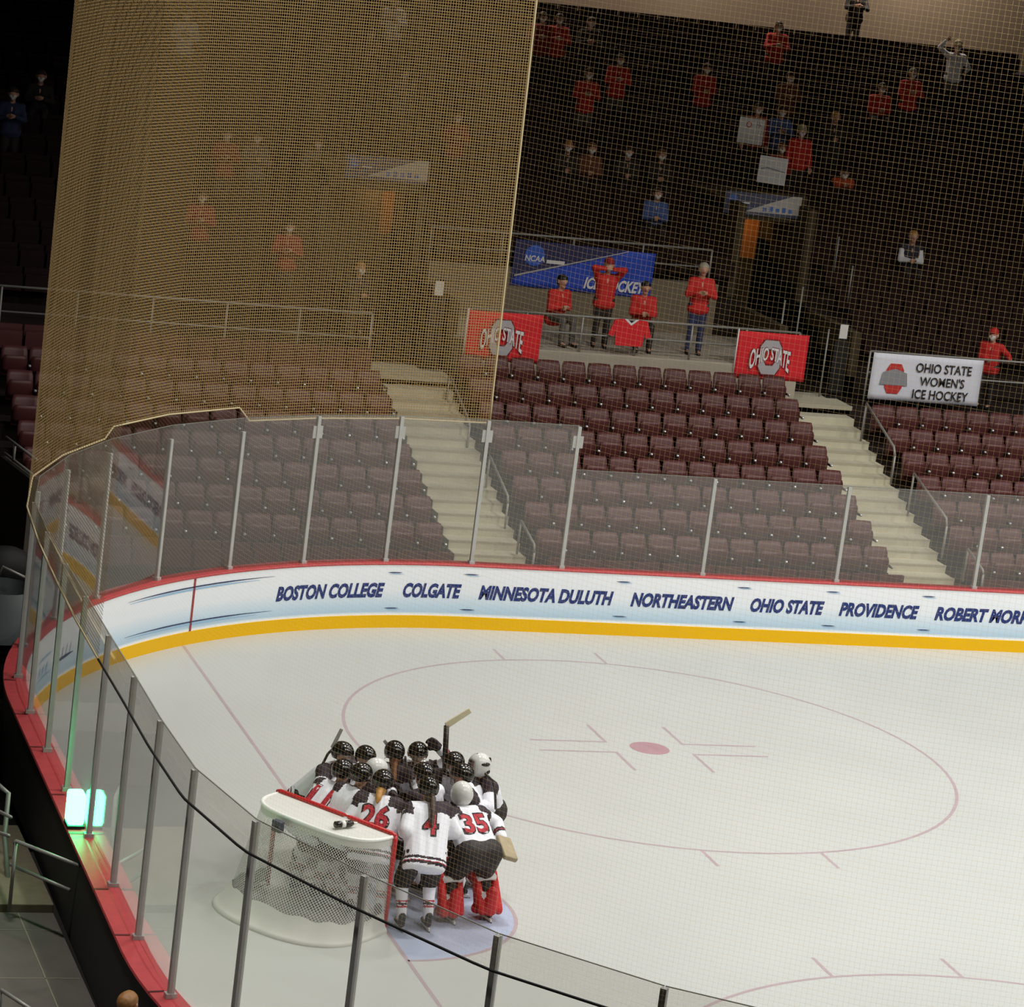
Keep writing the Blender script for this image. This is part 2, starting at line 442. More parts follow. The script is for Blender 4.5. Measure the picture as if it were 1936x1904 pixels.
zs = np.linspace(0, 1, 30)
for k, t in enumerate(ts):
    x, y = gpath(min(t, gd[-1]-.01)); 
    if t > gd[-1]: x += t-gd[-1]
    zb = net_bottom(t); row = []; ur = []
    for q in zs:
        z = zb+(15.5-zb)*q
        lean = max(0, 1-(t-ts[0])/3)*(z-zb)/(pend.z-zb)*(pend.x-8.5)*.95
        fold = .03*math.sin(t*1.7+z*.4)*min(1, (z-zb))
        row.append((x+lean, y+fold, z)); ur.append((t, z))
    grid.append(row); uvs.append(ur)
rope = mat('net_rope', (196, 180, 140), .7)
ks = int(np.argmin(abs(ts-gd[17])))
for g0, u0, cm, rp_, lb in ((grid[:ks+1], uvs[:ks+1], cord, rope, 'tan mesh safety net hanging above the far corner and end glass'),
                       (grid[ks:], uvs[ks:], cord_n, black, 'safety net above the near corner glass, seen through everywhere')):  # near hem rope is painted black to imitate its unlit side
    net = MB().sheet(g0, u0).build('safety_net', cm, smooth=True)
    tag(net, lb, 'net', 'safety nets')
    MB().tube([r[0] for r in g0], .014, 6).build('hem_rope', rp_, net, smooth=True)
    if g0[0] is grid[0]: MB().tube(grid[0], .016, 6).build('edge_rope', rope, net, smooth=True)

# ------------------------------------------------------------------ far stands: terraces, aisles, walkway
ROW0, RD, RH, Z0 = 13.55, .8, .28, .15
def rowy(i): return ROW0+RD*i
def rowz(i): return Z0+RH*i
AISLES = ((8.8, 10.1), (17.0, 18.3))
mb = MB()
for i in range(9): mb.box((.6, rowy(i), -.3), (26, rowy(i)+RD+.02, rowz(i)))
mb.box((.6, 20.75, -.3), (26, 25, 2.68))
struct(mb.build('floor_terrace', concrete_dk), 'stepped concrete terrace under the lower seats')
def stair(x0, x1, label):
    mb = MB()
    for i in range(9):
        mb.box((x0, rowy(i)-(.43 if i else .25), rowz(i)-.3), (x1, rowy(i)+.05, rowz(i)-RH/2+.02)); mb.box((x0, rowy(i)-.03, rowz(i)-.3), (x1, rowy(i)+RD-.03, rowz(i)+.02))
    mb.box((x0, 20.35, 2.2), (x1, 20.8, 2.55)); mb.box((x0-.45, 20.75, 2.2), (x1+.1, 22, 2.72))
    o = mb.build('aisle_stair', concrete, bevel=.012)
    nose = mat('nosing', (176, 168, 146), .8)
    n2 = MB()
    for i in range(9):
        n2.box((x0, rowy(i)-(.434 if i else .254), rowz(i)-RH/2-.01), (x1, rowy(i)-(.39 if i else .21), rowz(i)-RH/2+.024)); n2.box((x0, rowy(i)-.034, rowz(i)-.01), (x1, rowy(i)+.01, rowz(i)+.024))
    n2.box((x0-.45, 20.745, 2.64), (x1+.1, 20.8, 2.724))
    n2.build('nosing', nose, o)
    tag(o, label, 'stairs', 'concrete aisle stairs'); return o
stair(*AISLES[0], 'concrete aisle stairs below the left tunnel, behind the COLGATE boards')
stair(*AISLES[1], 'concrete aisle stairs beside the white banner, behind the PROVIDENCE boards')
for (x0, x1) in AISLES:      # bright landing block at the head of each stair
    pass

def make_seat(group, label):
    root = empty('stadium_seat', (0, 0, 0))
    g = []; 
    for k in range(7):
        t = k/6; z = .32+.52*t; y = .30+.10*t-.03*math.sin(t*math.pi)
        hw = .236*(1 if t < .85 else 1-.10*((t-.85)/.15)**2)
        g.append([(hw*s, y+.035*s*s*-1+.03, z) for s in np.linspace(-1, 1, 7)])
    b = MB().sheet(g); bo = b.build('backrest', maroon, root, smooth=True)
    so = bo.modifiers.new('solid', 'SOLIDIFY'); so.thickness = .03
    g = []
    for k in range(6):
        t = k/5; z = .40+.30*t; y = .26+.02*t-.015*math.sin(t*math.pi)-.06*t
        hw = .215*(1-.12*max(0, (t-.7)/.3)**2); g.append([(hw*s, y+.02*s*s, z) for s in np.linspace(-1, 1, 7)])
    p = MB().sheet(g).build('seat', maroon, root, smooth=True)
    so = p.modifiers.new('solid', 'SOLIDIFY'); so.thickness = .04
    mb = MB().box((.235, .24, 0), (.262, .36, .40)).box((.235, .1, .52), (.262, .36, .555))
    mb.box((.235, .30, .38), (.262, .36, .55)); mb.build('standard', black, root)
    cm = mat('seat_glint_white', (240, 240, 244), .2, .6)
    MB().ell((.249, .09, .55), (.028, .032, .026), 10, 7).build('glint_bead', cm, root, smooth=True)  # white bead added to each seat to stand in for its glint
    tag(root, label, 'seat', group)
    return root
seat0 = None
def copy_shared(o, loc):
    c = copy_tree(o); c.location = loc; return c
SECT = (('maroon folding seat in the block left of the left aisle stairs', 'seats in the block left of the left stairs', 1.75, 14, .5),
        ('maroon folding seat between the two aisle stairs, below the red flags', 'seats in the block between the stairs', 10.42, 13, .515),
        ('maroon folding seat right of the right stairs, below the white banner', 'seats in the block right of the right stairs', 18.62, 11, .505))
stuff_seats = []
for lab, grp, xs, n, pitch in SECT:
    proto = make_seat(grp, lab); used = False
    for i in range(0, 9):
        for k in range(n):
            loc = (xs+pitch*k, rowy(i)+.3, rowz(i))
            if i == 8 and xs > 18: continue
            if i == 0 or (i == 8 and xs < 9): stuff_seats.append(loc); continue
            if not used: proto.location = loc; used = True
            else: copy_shared(proto, loc)
# front-most row hidden by the boards and the back rows on the left: same seats, uncounted
def seats_stuff(name, locs, label, m, w=.23):
    mb = MB()
    for (x, y, z) in locs:
        mb.box((x-w, y+.33, z+.36), (x+w, y+.40, z+.82)); mb.box((x-w+.01, y+.18, z+.4), (x+w-.01, y+.24, z+.72))
    o = mb.build(name, m); tag(o, label, 'seats', kind='stuff'); return o
seats_stuff('stadium_seats', stuff_seats, 'remaining maroon seats of the lower blocks', maroon)

# raised platform with a low concrete kerb, between the two tunnels
kerb = mat('kerb_concrete', (176, 166, 150), .85, var=.08, scale=1.2, spec=.2)
wallm = mat('wall_concrete', (128, 116, 98), .9, var=.1, scale=.9, spec=.15)
struct(MB().box((10.45, 21.0, 2.6), (17.25, 24.2, 3.36)).build('floor_platform', kerb, bevel=.02), 'pale concrete platform between the tunnels')
def bz(y): return 3.1+.4*(y-22)
struct(MB().box((10.45, 24.1, 2.6), (16.6, 24.3, 4.42)).build('wall_platform', wallm), 'low concrete wall behind the platform')
# upper bank in blocks (terraces) with tunnel cut-outs
UD, UH = .8, .32
def upper(j): return 22.0+UD*j, 3.1+UH*j
VOMS = ((8.5, 10.35), (17.35, 18.75))
mb = MB(); locs = []
NR = 17
def in_vom(x, y):
    for a, b in VOMS:
        if a-.2 < x < b+.2 and y < 28.5: return True
    return 10.35 < x < 17.35 and y < 24.2
UA = ((11.0, 12.2), (20.6, 21.8))      # upper aisles
for j in range(NR):
    y, z = upper(j)
    cuts = [(-2., 30.)]
    if y < 28.5:
        cuts = [(-2., 8.5), (18.75, 30.)]
        if y >= 24.0: cuts.append((10.35, 17.35))
    for a, b in cuts: mb.box((a, y, 1.5), (b, y+UD+.02, z))
    x = -1.5
    while x < 29.5:
        ok = any(a+.25 < x < b-.25 for a, b in cuts) and not (24.8 < x-.25*(y-22) < 25.6 and y > 25)
        if ok: locs.append((x, y+.3, z))
        x += .5
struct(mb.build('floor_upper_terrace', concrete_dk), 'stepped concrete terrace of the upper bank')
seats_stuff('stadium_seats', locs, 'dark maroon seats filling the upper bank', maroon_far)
yb, zb = upper(NR)
rear = mat('rear_wall', (150, 132, 112), .9, var=.05, scale=.4, spec=.1)
struct(MB().box((-6, 22+UD*NR+1.6, 3), (34, 22+UD*NR+1.9, 15)).build('wall_back', rear), 'pale wall behind the top row')
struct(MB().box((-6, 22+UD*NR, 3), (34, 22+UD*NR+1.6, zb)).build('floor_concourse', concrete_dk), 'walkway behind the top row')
for xx in (14, 20, 26): area('rear_wall_fill', (xx, 22+UD*NR+.5, 14.4), .6, 230, 120, (1, .9, .8), (xx, 22+UD*NR+1.6, 10))  # unseen lamps added to brighten the wall behind the top row

# tunnels through the bank, warm light inside
tun_dk = mat('tunnel_dark', (74, 64, 50), .9, var=.1, scale=1, spec=.1)
orange = mat('tunnel_lit_ochre', (186, 116, 54), .8, var=.1, scale=1.5)
sign_dk = mat('sign_slate', (78, 84, 110), .5); sign_wh = mat('sign_white', (196, 190, 184), .5); sign_bl = mat('sign_blue', (86, 120, 190), .5)
def tunnel(x0, x1, yf, label, sgn, dep, ow):
    t = empty('tunnel', ((x0+x1)/2, 22, 2.7)); o = Vector(t.location)
    def P(lo, hi, name, m):
        return MB().box([a-b for a, b in zip(lo, o)], [a-b for a, b in zip(hi, o)]).build(name, m, t)
    P((x0-.18, 22, 2.6), (x0, 25, 4.0), 'side_wall', tun_dk); P((x1, 22, 2.6), (x1+.18, 25, 4.0), 'side_wall', tun_dk)
    P((x0-.18, 25, 2.6), (x0, yf+2.6, 6.0), 'inner_wall', tun_dk); P((x1, 25, 2.6), (x1+.18, yf+2.6, 6.0), 'inner_wall', tun_dk)
    P((x0-.18, yf, 5.62), (x1+.18, yf+.25, 6.2), 'lintel', tun_dk); P((x0-.18, yf+.25, 5.75), (x1+.18, 28.8, 5.9), 'ceiling_slab', concrete_dk)
    P((x0, 22, 2.55), (x1, yf+2.6, 2.72), 'floor_slab', concrete_dk); P((x1-ow, yf+dep, 4.55), (x1, yf+dep+.1, 5.75), 'end_wall', orange); P((x1-ow, yf+dep, 2.7), (x1, yf+dep+.1, 4.55), 'end_wall', tun_dk); P((x0, yf+dep-.3, 2.7), (x1-ow, yf+dep+.1, 5.75), 'inner_wall', tun_dk)  # end wall ochre above, dark below: fading warm light painted in
    struct(t, label)
    l = bpy.data.lights.new('tunnel_lamp', 'AREA'); l.size = .5; l.energy = 3; l.color = (1, .62, .3); l.spread = math.radians(140)
    lo = bpy.data.objects.new('tunnel_lamp', l); lo.location = (x1-.5, yf+dep-.6, 5.7); lo.rotation_euler = (math.radians(35), 0, 0); C.objects.link(lo)
    # direction sign over the opening
    (u0, v0, u1, v1) = sgn
    a = U(u0, v0, 1, yf-.03); b = U(u1, v1, 1, yf-.03); wd = b.x-a.x; ht = .46
    s = empty('tunnel_sign', (a.x, yf-.03, a.z-ht+.02))
    MB().box((0, -.02, 0), (wd, .02, ht)).build('panel', sign_dk, s)
    m2 = MB().add([(wd*.27, -.024, .07), (wd, -.024, .07), (wd, -.024, ht), (wd*.88, -.024, ht), (wd*.62, -.024, ht*.66)], [(0, 1, 2, 3, 4)]); m2.build('white_wedge', sign_wh, s)
    ring(m3 := MB(), (0, 0), 0, .1, 0, 6.2832, 20, 0, 0)
    MB().add([(wd*.1+v[0], -.024, ht*.66+v[1]) for v in m3.v], m3.f).build('disc', sign_bl, s)
    MB().box((wd*.2, -.026, ht*.5), (wd*.32, -.02, ht*.56)).build('mark', white_board, s)
    m4 = MB()
    for k in range(5): m4.box((wd*(.5+.085*k), -.026, .1), (wd*(.55+.085*k), -.02, .18+.03*(k % 2)))
    m4.build('mark', sign_bl, s)
    return s
tag(tunnel(*VOMS[0], 25.0, 'left tunnel through the stand', (655, 293, 812, 300), 1.7, .36), 'slate and white sign over the left tunnel, seen through the net', 'sign')
tag(tunnel(*VOMS[1], 25.6, 'right tunnel through the stand', (1373, 362, 1517, 368), 1.95, .5), 'slate and white sign over the right tunnel', 'sign')

# ------------------------------------------------------------------ rails
def rail(name, posts, tops, label, mids=(), r=.024, m=steel, cat='railing', extra=None):
    """posts: base points; tops: polyline of the top bar; mids: other bars"""
    base = Vector(posts[0][0]); e = empty(name, base)
    L = lambda p: Vector(p)-base
    MB().tube([L(p) for p in tops], r, 8).build('top_bar', m, e, smooth=True)
    for q in mids: MB().tube([L(p) for p in q], r*.8, 8).build('lower_bar', m, e, smooth=True)
    for a, b in posts: MB().tube([L(a), L(b)], r*.9, 8).build('post', m, e, smooth=True)
    return tag(e, label, cat, 'metal railings in the stands')
def long_rail(x0, x1, y, z0, zt, zm, step, label):
    xs = np.linspace(x0, x1, max(2, int(round((x1-x0)/step))+1))
    rail('railing', [((x, y, z0), (x, y, zt)) for x in xs], [(x0, y, zt), (x1, y, zt)], label, [[(x0, y, zt-zm), (x1, y, zt-zm)]])
long_rail(.2, 8.45, 20.7, 2.65, 3.86, .46, 1.3, 'long two-bar metal railing behind the left seat block, seen through the net')
long_rail(10.45, 17.2, 21.05, 3.36, 4.05, .34, 1.13, 'metal railing along the platform with the red flags and jersey on it')
long_rail(18.75, 27.0, 21.05, 2.7, 3.8, .42, 1.22, 'metal railing behind the right seat block, holding the white banner')
long_rail(10.45, 16.4, 24.2, 4.42, 5.1, .36, 1.4, 'thin railing on the wall behind the platform, carrying the blue banner')
def bent(pts, label, legs, mid=None):
    rail('handrail', legs, pts, label, mid or [])
X = 18.15
A_ = [U(u, v, 0, X) for u, v in ((1638, 762), (1690, 845), (1692, 862))]
bent(A_, 'upper bent handrail beside the right stairs', [(A_[2]-Vector((0, 0, .55)), A_[2]), (A_[0]-Vector((0, 0, .85)), A_[0])])
A_ = [U(u, v, 0, X) for u, v in ((1728, 895), (1789, 980), (1790, 995))]
bent(A_, 'middle bent handrail beside the right stairs, behind the glass', [(A_[2]-Vector((0, 0, .6)), A_[2]), (A_[0]-Vector((0, 0, .8)), A_[0])])
A_ = [U(u, v, 0, X) for u, v in ((1830, 1038), (1858, 1078), (1859, 1086))]
bent(A_, 'lowest bent handrail beside the right stairs, just above the boards', [(A_[2]-Vector((0, 0, .4)), A_[2]), (A_[0]-Vector((0, 0, .6)), A_[0])])
X = 9.95
A_ = [U(u, v, 0, X) for u, v in ((850, 708), (886, 795), (888, 806))]
bent(A_, 'upper bent handrail beside the left stairs, above the glass', [(A_[2]-Vector((0, 0, .5)), A_[2]), (A_[0]-Vector((0, 0, .8)), A_[0])])
A_ = [U(u, v, 0, X) for u, v in ((926, 862), (960, 938), (960, 952))]
bent(A_, 'middle bent handrail beside the left stairs, behind the tall glass', [(A_[2]-Vector((0, 0, .6)), A_[2]), (A_[0]-Vector((0, 0, .8)), A_[0])])
A_ = [U(u, v, 0, X) for u, v in ((985, 984), (1010, 1030), (1010, 1045))]
bent(A_, 'lowest bent handrail beside the left stairs, behind the tall glass', [(A_[2]-Vector((0, 0, .4)), A_[2]), (A_[0]-Vector((0, 0, .6)), A_[0])])
# tunnel-side rails
for k, (u, v, y, lb) in enumerate(((1612, 505, 24.0, 'upper slim rail post right of the right tunnel'), (1586, 450, 25.0, 'slim rail post by the right tunnel mouth'), (1518, 545, 23.2, 'slim rail post left inside the right tunnel approach'),
                       (1484, 570, 22.6, 'slim rail post nearest the right red flag'), (1567, 625, 21.6, 'tall slim rail post left of the white paper notice'))):
    p = U(u, v, 1, y); hh = .75 if k < 2 else p.z-2.70
    e = empty('rail_post', (p.x, y, p.z-hh))
    MB().tube([(0, 0, 0), (0, 0, hh)], .018, 8).build('post', steel, e, smooth=True); MB().ell((0, 0, hh+.01), (.024, .024, .02), 8, 6).build('cap', steel, e, smooth=True)
    tag(e, lb, 'rail post')
# notices on stands
paper = mat('paper', (226, 224, 218), .7)
for u, v, y, lb, wd in ((830, 545, 21.6, 'white paper notice on a black stand at the left tunnel, seen through the net', .17), (1595, 627, 21.6, 'white paper notice on a black stand at the right tunnel', .17)):
    p = U(u, v, 1, y); e = empty('notice_stand', (p.x, y, 2.72))
    h = p.z-2.72
    MB().box((-wd/2-.02, 0, h-.17), (wd/2+.02, .02, h+.17)).build('frame', black, e)
    MB().box((-wd/2, -.006, h-.14), (wd/2, 0, h+.14)).build('sheet', paper, e)
    MB().box((-.15, 0, .1), (.15, .03, h-.2)).build('panel', black, e); MB().box((-.2, -.1, 0), (.2, .15, .03)).build('base', black, e)
    tag(e, lb, 'notice')

# ------------------------------------------------------------------ flags and banners
scarlet = mat('flag_scarlet', (226, 30, 44), .75, var=.05, scale=3)
flag_g = mat('flag_grey', (182, 178, 182), .75); flag_w = mat('flag_white', (236, 232, 232), .75); flag_o = mat('flag_outline', (120, 18, 30), .75)
ban_w = mat('banner_white', (236, 236, 246), .7); ban_k = mat('banner_black', (38, 34, 40), .7)
ban_b = mat('banner_blue', (40, 80, 196), .65, var=.12, scale=1.5); ban_n = mat('banner_navy', (44, 48, 92), .65); ban_lb = mat('banner_lightblue', (50, 100, 200), .6)
def oct_ring(cx, cz, rx, rz, k, c=.42):
    o = [(-1, -1+c), (-1+c*.9, -1), (1-c*.9, -1), (1, -1+c), (1, 1-c), (1-c*.9, 1), (-1+c*.9, 1), (-1, 1-c)]
    vs = [(cx+x*rx, cz+z*rz) for x, z in o]+[(cx+x*rx*k, cz+z*rz*(k*.93+.0)) for x, z in o]
    return vs, [(i, (i+1) % 8, 8+(i+1) % 8, 8+i) for i in range(8)]
def cloth(W, H, y_wave, m, name, parent, thick=.008):
    g = [[(W*i/16, y_wave*math.sin(i*.9+j*.3)*(j/8), -H*j/8) for i in range(17)] for j in range(9)]
    o = MB().sheet(g).build(name, m, parent, smooth=True); s = o.modifiers.new('solid', 'SOLIDIFY'); s.thickness = thick; s.offset = 1
    return o
def decal(vs, fs, m, name, parent, yy):
    return MB().add([(x, yy, z) for x, z in vs], fs).build(name, m, parent)
def arched(txt, w, h, rise):
    vs, fs = fit_text(txt, w, h, 0, .02)
    out = []
    for x, y, _ in vs:
        t = x/w*2-1; sc = 1+.75*t*t
        out.append((x, (y-h)*sc+ h - .0 + rise*(1-abs(t))*.6))
    return out, fs
def flag(tl, label):
    W, H = 1.48, .92
    e = empty('flag', tl, math.radians(0)); 
    cloth(W, H, .012, scarlet, 'cloth', e)
    cx, cz = W*.47, -H*.52
    vs, fs = oct_ring(cx, cz, .225, .335, .52); decal(*oct_ring(cx, cz, .245, .355, .4), flag_o, 'emblem_outline', e, -.03); decal(vs, fs, flag_g, 'emblem_ring', e, -.034)
    vs, fs = arched('OHIO STATE', .84, .25, .1)
    decal([(x*1.05+cx-.44, z*1.1+cz-.12) for x, z in vs], fs, flag_o, 'lettering_outline', e, -.038)
    decal([(x+cx-.42, z+cz-.105) for x, z in vs], fs, flag_w, 'lettering', e, -.042)
    MB().tube([(-.02, -.01, .04), (-.02, -.01, -H-.02)], .014, 8).build('sleeve_pole', flag_w, e, smooth=True)
    tag(e, label, 'flag', 'red flags on the platform railing')
flag((10.40, 20.98, 4.02), 'red OHIO STATE flag at the left end of the platform, crossed by the net edge')
flag((15.90, 20.98, 4.02), 'red OHIO STATE flag at the right end of the platform')
# white banner
e = empty('banner', (18.80, 20.98, 3.79)); W, H = 2.40, .93
cloth(W, H, .01, ban_w, 'cloth', e)
red_b = mat('banner_red', (206, 56, 52), .7); grey_b = mat('banner_grey', (150, 150, 154), .7)
cx, cz = .5, -.49
vs, fs = oct_ring(cx, cz, .19, .30, .5); decal(vs, fs, red_b, 'emblem_ring', e, -.022)
decal([(cx-.30, cz-.13), (cx+.30, cz-.13), (cx+.26, cz+.12), (cx, cz+.2), (cx-.26, cz+.12)], [(0, 1, 2, 3, 4)], grey_b, 'emblem_band', e, -.026)
for i, (txt, wd) in enumerate((('OHIO STATE', 1.22), ("WOMEN'S", .98), ('ICE HOCKEY', 1.22))):
    vs, fs = fit_text(txt, wd, .19, 0, .02)
    decal([(x+.94+(1.22-wd)/2, y-.33-.265*i) for x, y, _ in vs], fs, ban_k, 'lettering', e, -.022)
tag(e, "white OHIO STATE WOMEN'S ICE HOCKEY banner on the right railing", 'banner')
# blue banner
a = U(976, 452, 1, 24.1); b = U(1240, 480, 1, 24.1); W = b.x-a.x; H = .92
e = empty('banner', (a.x, 24.08, a.z), 0); e.rotation_euler = (0, math.atan2(a.z-b.z, W)*1., 0)
cloth(W, H, .012, ban_b, 'cloth', e)
decal([(0, 0), (W*.78, 0), (0.05, -H*.78), (0, -H)], [(0, 1, 2, 3)], ban_n, 'dark_panel', e, -.024)
decal([(.05, -H*.80), (W*.80, -.02), (W*.80, -.0), (.05, -H*.76)], [(0, 1, 2, 3)], flag_g, 'diagonal_stripe', e, -.030)
ring(m3 := MB(), (0, 0), 0, .21, 0, 6.2832, 28, 0, 0)
decal([(v[0]+.42, v[1]-.28) for v in m3.v], m3.f, ban_lb, 'disc', e, -.030)
vs, fs = fit_text('NCAA', .42, .12, .1, .02); decal([(x+.22, y-.40) for x, y, _ in vs], fs, flag_w, 'lettering', e, -.036)
decal([(.68, -.41), (1.06, -.41), (1.06, -.34), (.68, -.34)], [(0, 1, 2, 3)], flag_w, 'small_print', e, -.036)
vs, fs = fit_text('ICE HOCKEY', 1.32, .24, .25, .035); decal([(x+W-1.45, y-.84) for x, y, _ in vs], fs, flag_w, 'lettering', e, -.030)
tag(e, 'blue NCAA ICE HOCKEY banner on the wall behind the platform', 'banner')
# jersey over the rail
mb = MB()
sh = [(-.33, 0), (-.14, .02), (0, -.10), (.14, .02), (.33, 0), (.44, -.30), (.33, -.34), (.30, -.22), (.27, -.50), (-.27, -.50), (-.30, -.22), (-.33, -.34), (-.44, -.30)]
e = empty('hung_jersey', (13.65, 20.98, 4.06))
n = len(sh); mb.add([(x, -.03, z) for x, z in sh]+[(x, .0, z) for x, z in sh], [tuple(range(n)), tuple(range(2*n-1, n-1, -1))]+[(i, (i+1) % n, n+(i+1) % n, n+i) for i in range(n)])
mb.build('shirt', scarlet, e)
decal([(-.15, .02), (0, -.10), (.15, .02), (.09, .02), (0, -.05), (-.09, .02)], [(0, 1, 5), (1, 4, 5), (1, 2, 4), (2, 3, 4)], flag_w, 'collar', e, -.034)
decal([(-.3, -.02), (-.1, .0), (0, -.12), (.1, 0), (.3, -.02), (.28, -.05), (0, -.2), (-.28, -.05)], [(0, 1, 7), (1, 2, 6), (1, 6, 7), (2, 3, 6), (3, 4, 5), (3, 5, 6)], scarlet, 'shoulder', e, -.032)
tag(e, 'red hockey jersey hung over the middle of the platform railing', 'jersey')
# fans' paper signs
sign_p = mat('sign_board', (250, 246, 244), .7)
for u0, v0, wd, ht, y, lb, kind in ((1399, 220, .60, .56, 29.2, 'white cardboard sign with a red O, upper of the two fan signs', 0), (1437, 293, .66, .58, 27.8, 'white cardboard sign with a dark scrawled line, just above the right tunnel sign', 1)):
    p = U(u0, v0, 1, y); e = empty('fan_sign', (p.x, y, p.z-ht)); e.rotation_euler = (math.radians(-4), math.radians(3), 0)
    MB().box((0, 0, 0), (wd, .012, ht)).build('card', sign_p, e)
    if kind == 0:
        ring(m3 := MB(), (wd*.38, ht*.74), .045, .065, 0, 6.2832, 20, 0, 0); MB().add([(v[0], -.004, v[1]) for v in m3.v], m3.f).build('letter', red_b, e)
        vs, fs = fit_text('H', .07, .13, 0, .0); MB().add([(x+wd*.68, -.004, y+ht*.66) for x, y, _ in vs], fs).build('letter', grey_b, e)
    else:
        MB().add([(.05, -.004, .29), (.2, -.004, .32), (.45, -.004, .29), (.62, -.004, .27), (.62, -.004, .29), (.45, -.004, .315), (.2, -.004, .345), (.05, -.004, .31)], [(0, 1, 6, 7), (1, 2, 5, 6), (2, 3, 4, 5)]).build('scrawl', grey_b, e)
    tag(e, lb, 'sign')

# ------------------------------------------------------------------ goal, knocked askew
gmesh = netmat('goal_net_cord', (236, 236, 230), .042, .24, .35, True)
post_red = mat('goal_red', (190, 34, 40), .35); white_tube = mat('goal_white', (232, 232, 226), .4); canvas = mat('goal_canvas', (204, 203, 195), .75, bump=.2)
goal = empty('hockey_goal', (2.775, -.12, 0), math.atan2(.825, -.566))
for sx in (-1, 1):
    MB().tube([(sx*.945, 0, .0), (sx*.945, 0, 1.15), (sx*.93, 0, 1.21)], .030, 12).build('goalpost', post_red, goal, smooth=True)
MB().tube([(-.95, 0, 1.20), (-.9, 0, 1.22), (.9, 0, 1.22), (.95, 0, 1.20)], .030, 12).build('crossbar', post_red, goal, smooth=True)
def ucurve(W, D, n=41, p=3.2, fl=0.):
    out = []
    for i in range(n):
        a = math.pi*i/(n-1); c, s_ = math.cos(a), math.sin(a)
        x = -(W+fl*s_)*math.copysign(abs(c)**(2/p), c); y = D*abs(s_)**(2/p); out.append((x, y))
    return out
top = ucurve(.92, .60); base = ucurve(.95, 1.12, p=2.6, fl=.2)
MB().tube([(x, y, 1.19) for x, y in top], .024, 8).build('top_frame', white_tube, goal, smooth=True)
MB().tube([(x, y, .03) for x, y in base], .026, 8).build('base_frame', white_tube, goal, smooth=True)
g = []; uv = []; acc = [0]
for i in range(1, 41): acc.append(acc[-1]+math.hypot(base[i][0]-base[i-1][0], base[i][1]-base[i-1][1]))
for i in range(41):
    row = []; ur = []
    for k in range(15):
        t = k/14; b = (1-t)**1.5
        x = top[i][0]+(base[i][0]-top[i][0])*(1-b); y = top[i][1]+(base[i][1]-top[i][1])*(t**1.3)
        row.append((x, y+.03*math.sin(3*t)*math.sin(i*.4), 1.17-1.12*t)); ur.append((acc[i]*.92, 1.2*t))
    g.append(row); uv.append(ur)
MB().sheet(g, uv).build('net', gmesh, goal, smooth=True)
# canvas: top shelf, upper strip and floor skirt
g = [[(x*1.005, y*t, 1.205-.015*t*t) for t in np.linspace(0, 1, 5)] for x, y in top]
MB().sheet(g).build('top_canvas', canvas, goal, smooth=True)
g = [[(x*1.01, y*1.012+.002, 1.2-.11*t) for t in np.linspace(0, 1, 3)] for x, y in top]
MB().sheet(g).build('upper_band', canvas, goal, smooth=True)
sk = ucurve(.99, 1.33, p=2.4, fl=.33)
g = [[(b[0]*(1-t)+c[0]*t, b[1]*(1-t)+c[1]*t, .20*(1-t)**1.6+.035+.02*math.sin(i*1.3)*(1-t)) for t in np.linspace(0, 1, 7)]+[(c[0], c[1], 0)] for i, (b, c) in enumerate(zip([(x*.985, y*.93) for x, y in base], sk))]
MB().sheet(g).build('base_skirt', canvas, goal, smooth=True)
tag(goal, 'red framed hockey goal with white net, knocked askew off the goal line', 'goal')
def on_goal(x, y, z): return goal.matrix_basis @ Vector((x, y, z))
mwb = Matrix.Translation(goal.location) @ Matrix.Rotation(goal.rotation_euler[2], 4, 'Z')
def on_goal(x, y, z): return mwb @ Vector((x, y, z))
# drinks bottle on the net, goal camera
p = on_goal(-.42, .30, 1.255); e = empty('water_bottle', p, .25)
MB().tube([(-.16, 0, 0), (-.15, 0, 0), (.06, 0, 0), (.09, 0, 0)], [.03, .04, .04, .028], 12).build('bottle_body', helm_k, e, smooth=True)
MB().tube([(-.07, 0, 0), (-.02, 0, 0)], .042, 12).build('label_band', pad_w, e, smooth=True); MB().tube([(.09, 0, 0), (.15, 0, 0)], [.022, .012], 10).build('nozzle', pad_w, e, smooth=True)
tag(e, 'black and white water bottle lying on top of the goal net', 'bottle')
p = on_goal(.28, .70, 1.09); e = empty('goal_camera', p, goal.rotation_euler[2])
MB().box((-.07, -.03, -.07), (.07, .05, .07)).build('housing', mat('camera_slate', (58, 62, 76), .5), e, bevel=.01)
MB().tube([(0, .05, 0), (0, .06, 0)], .03, 12).build('lens', helm_k, e)
tag(e, 'small dark camera box at the upper back of the goal net', 'camera')

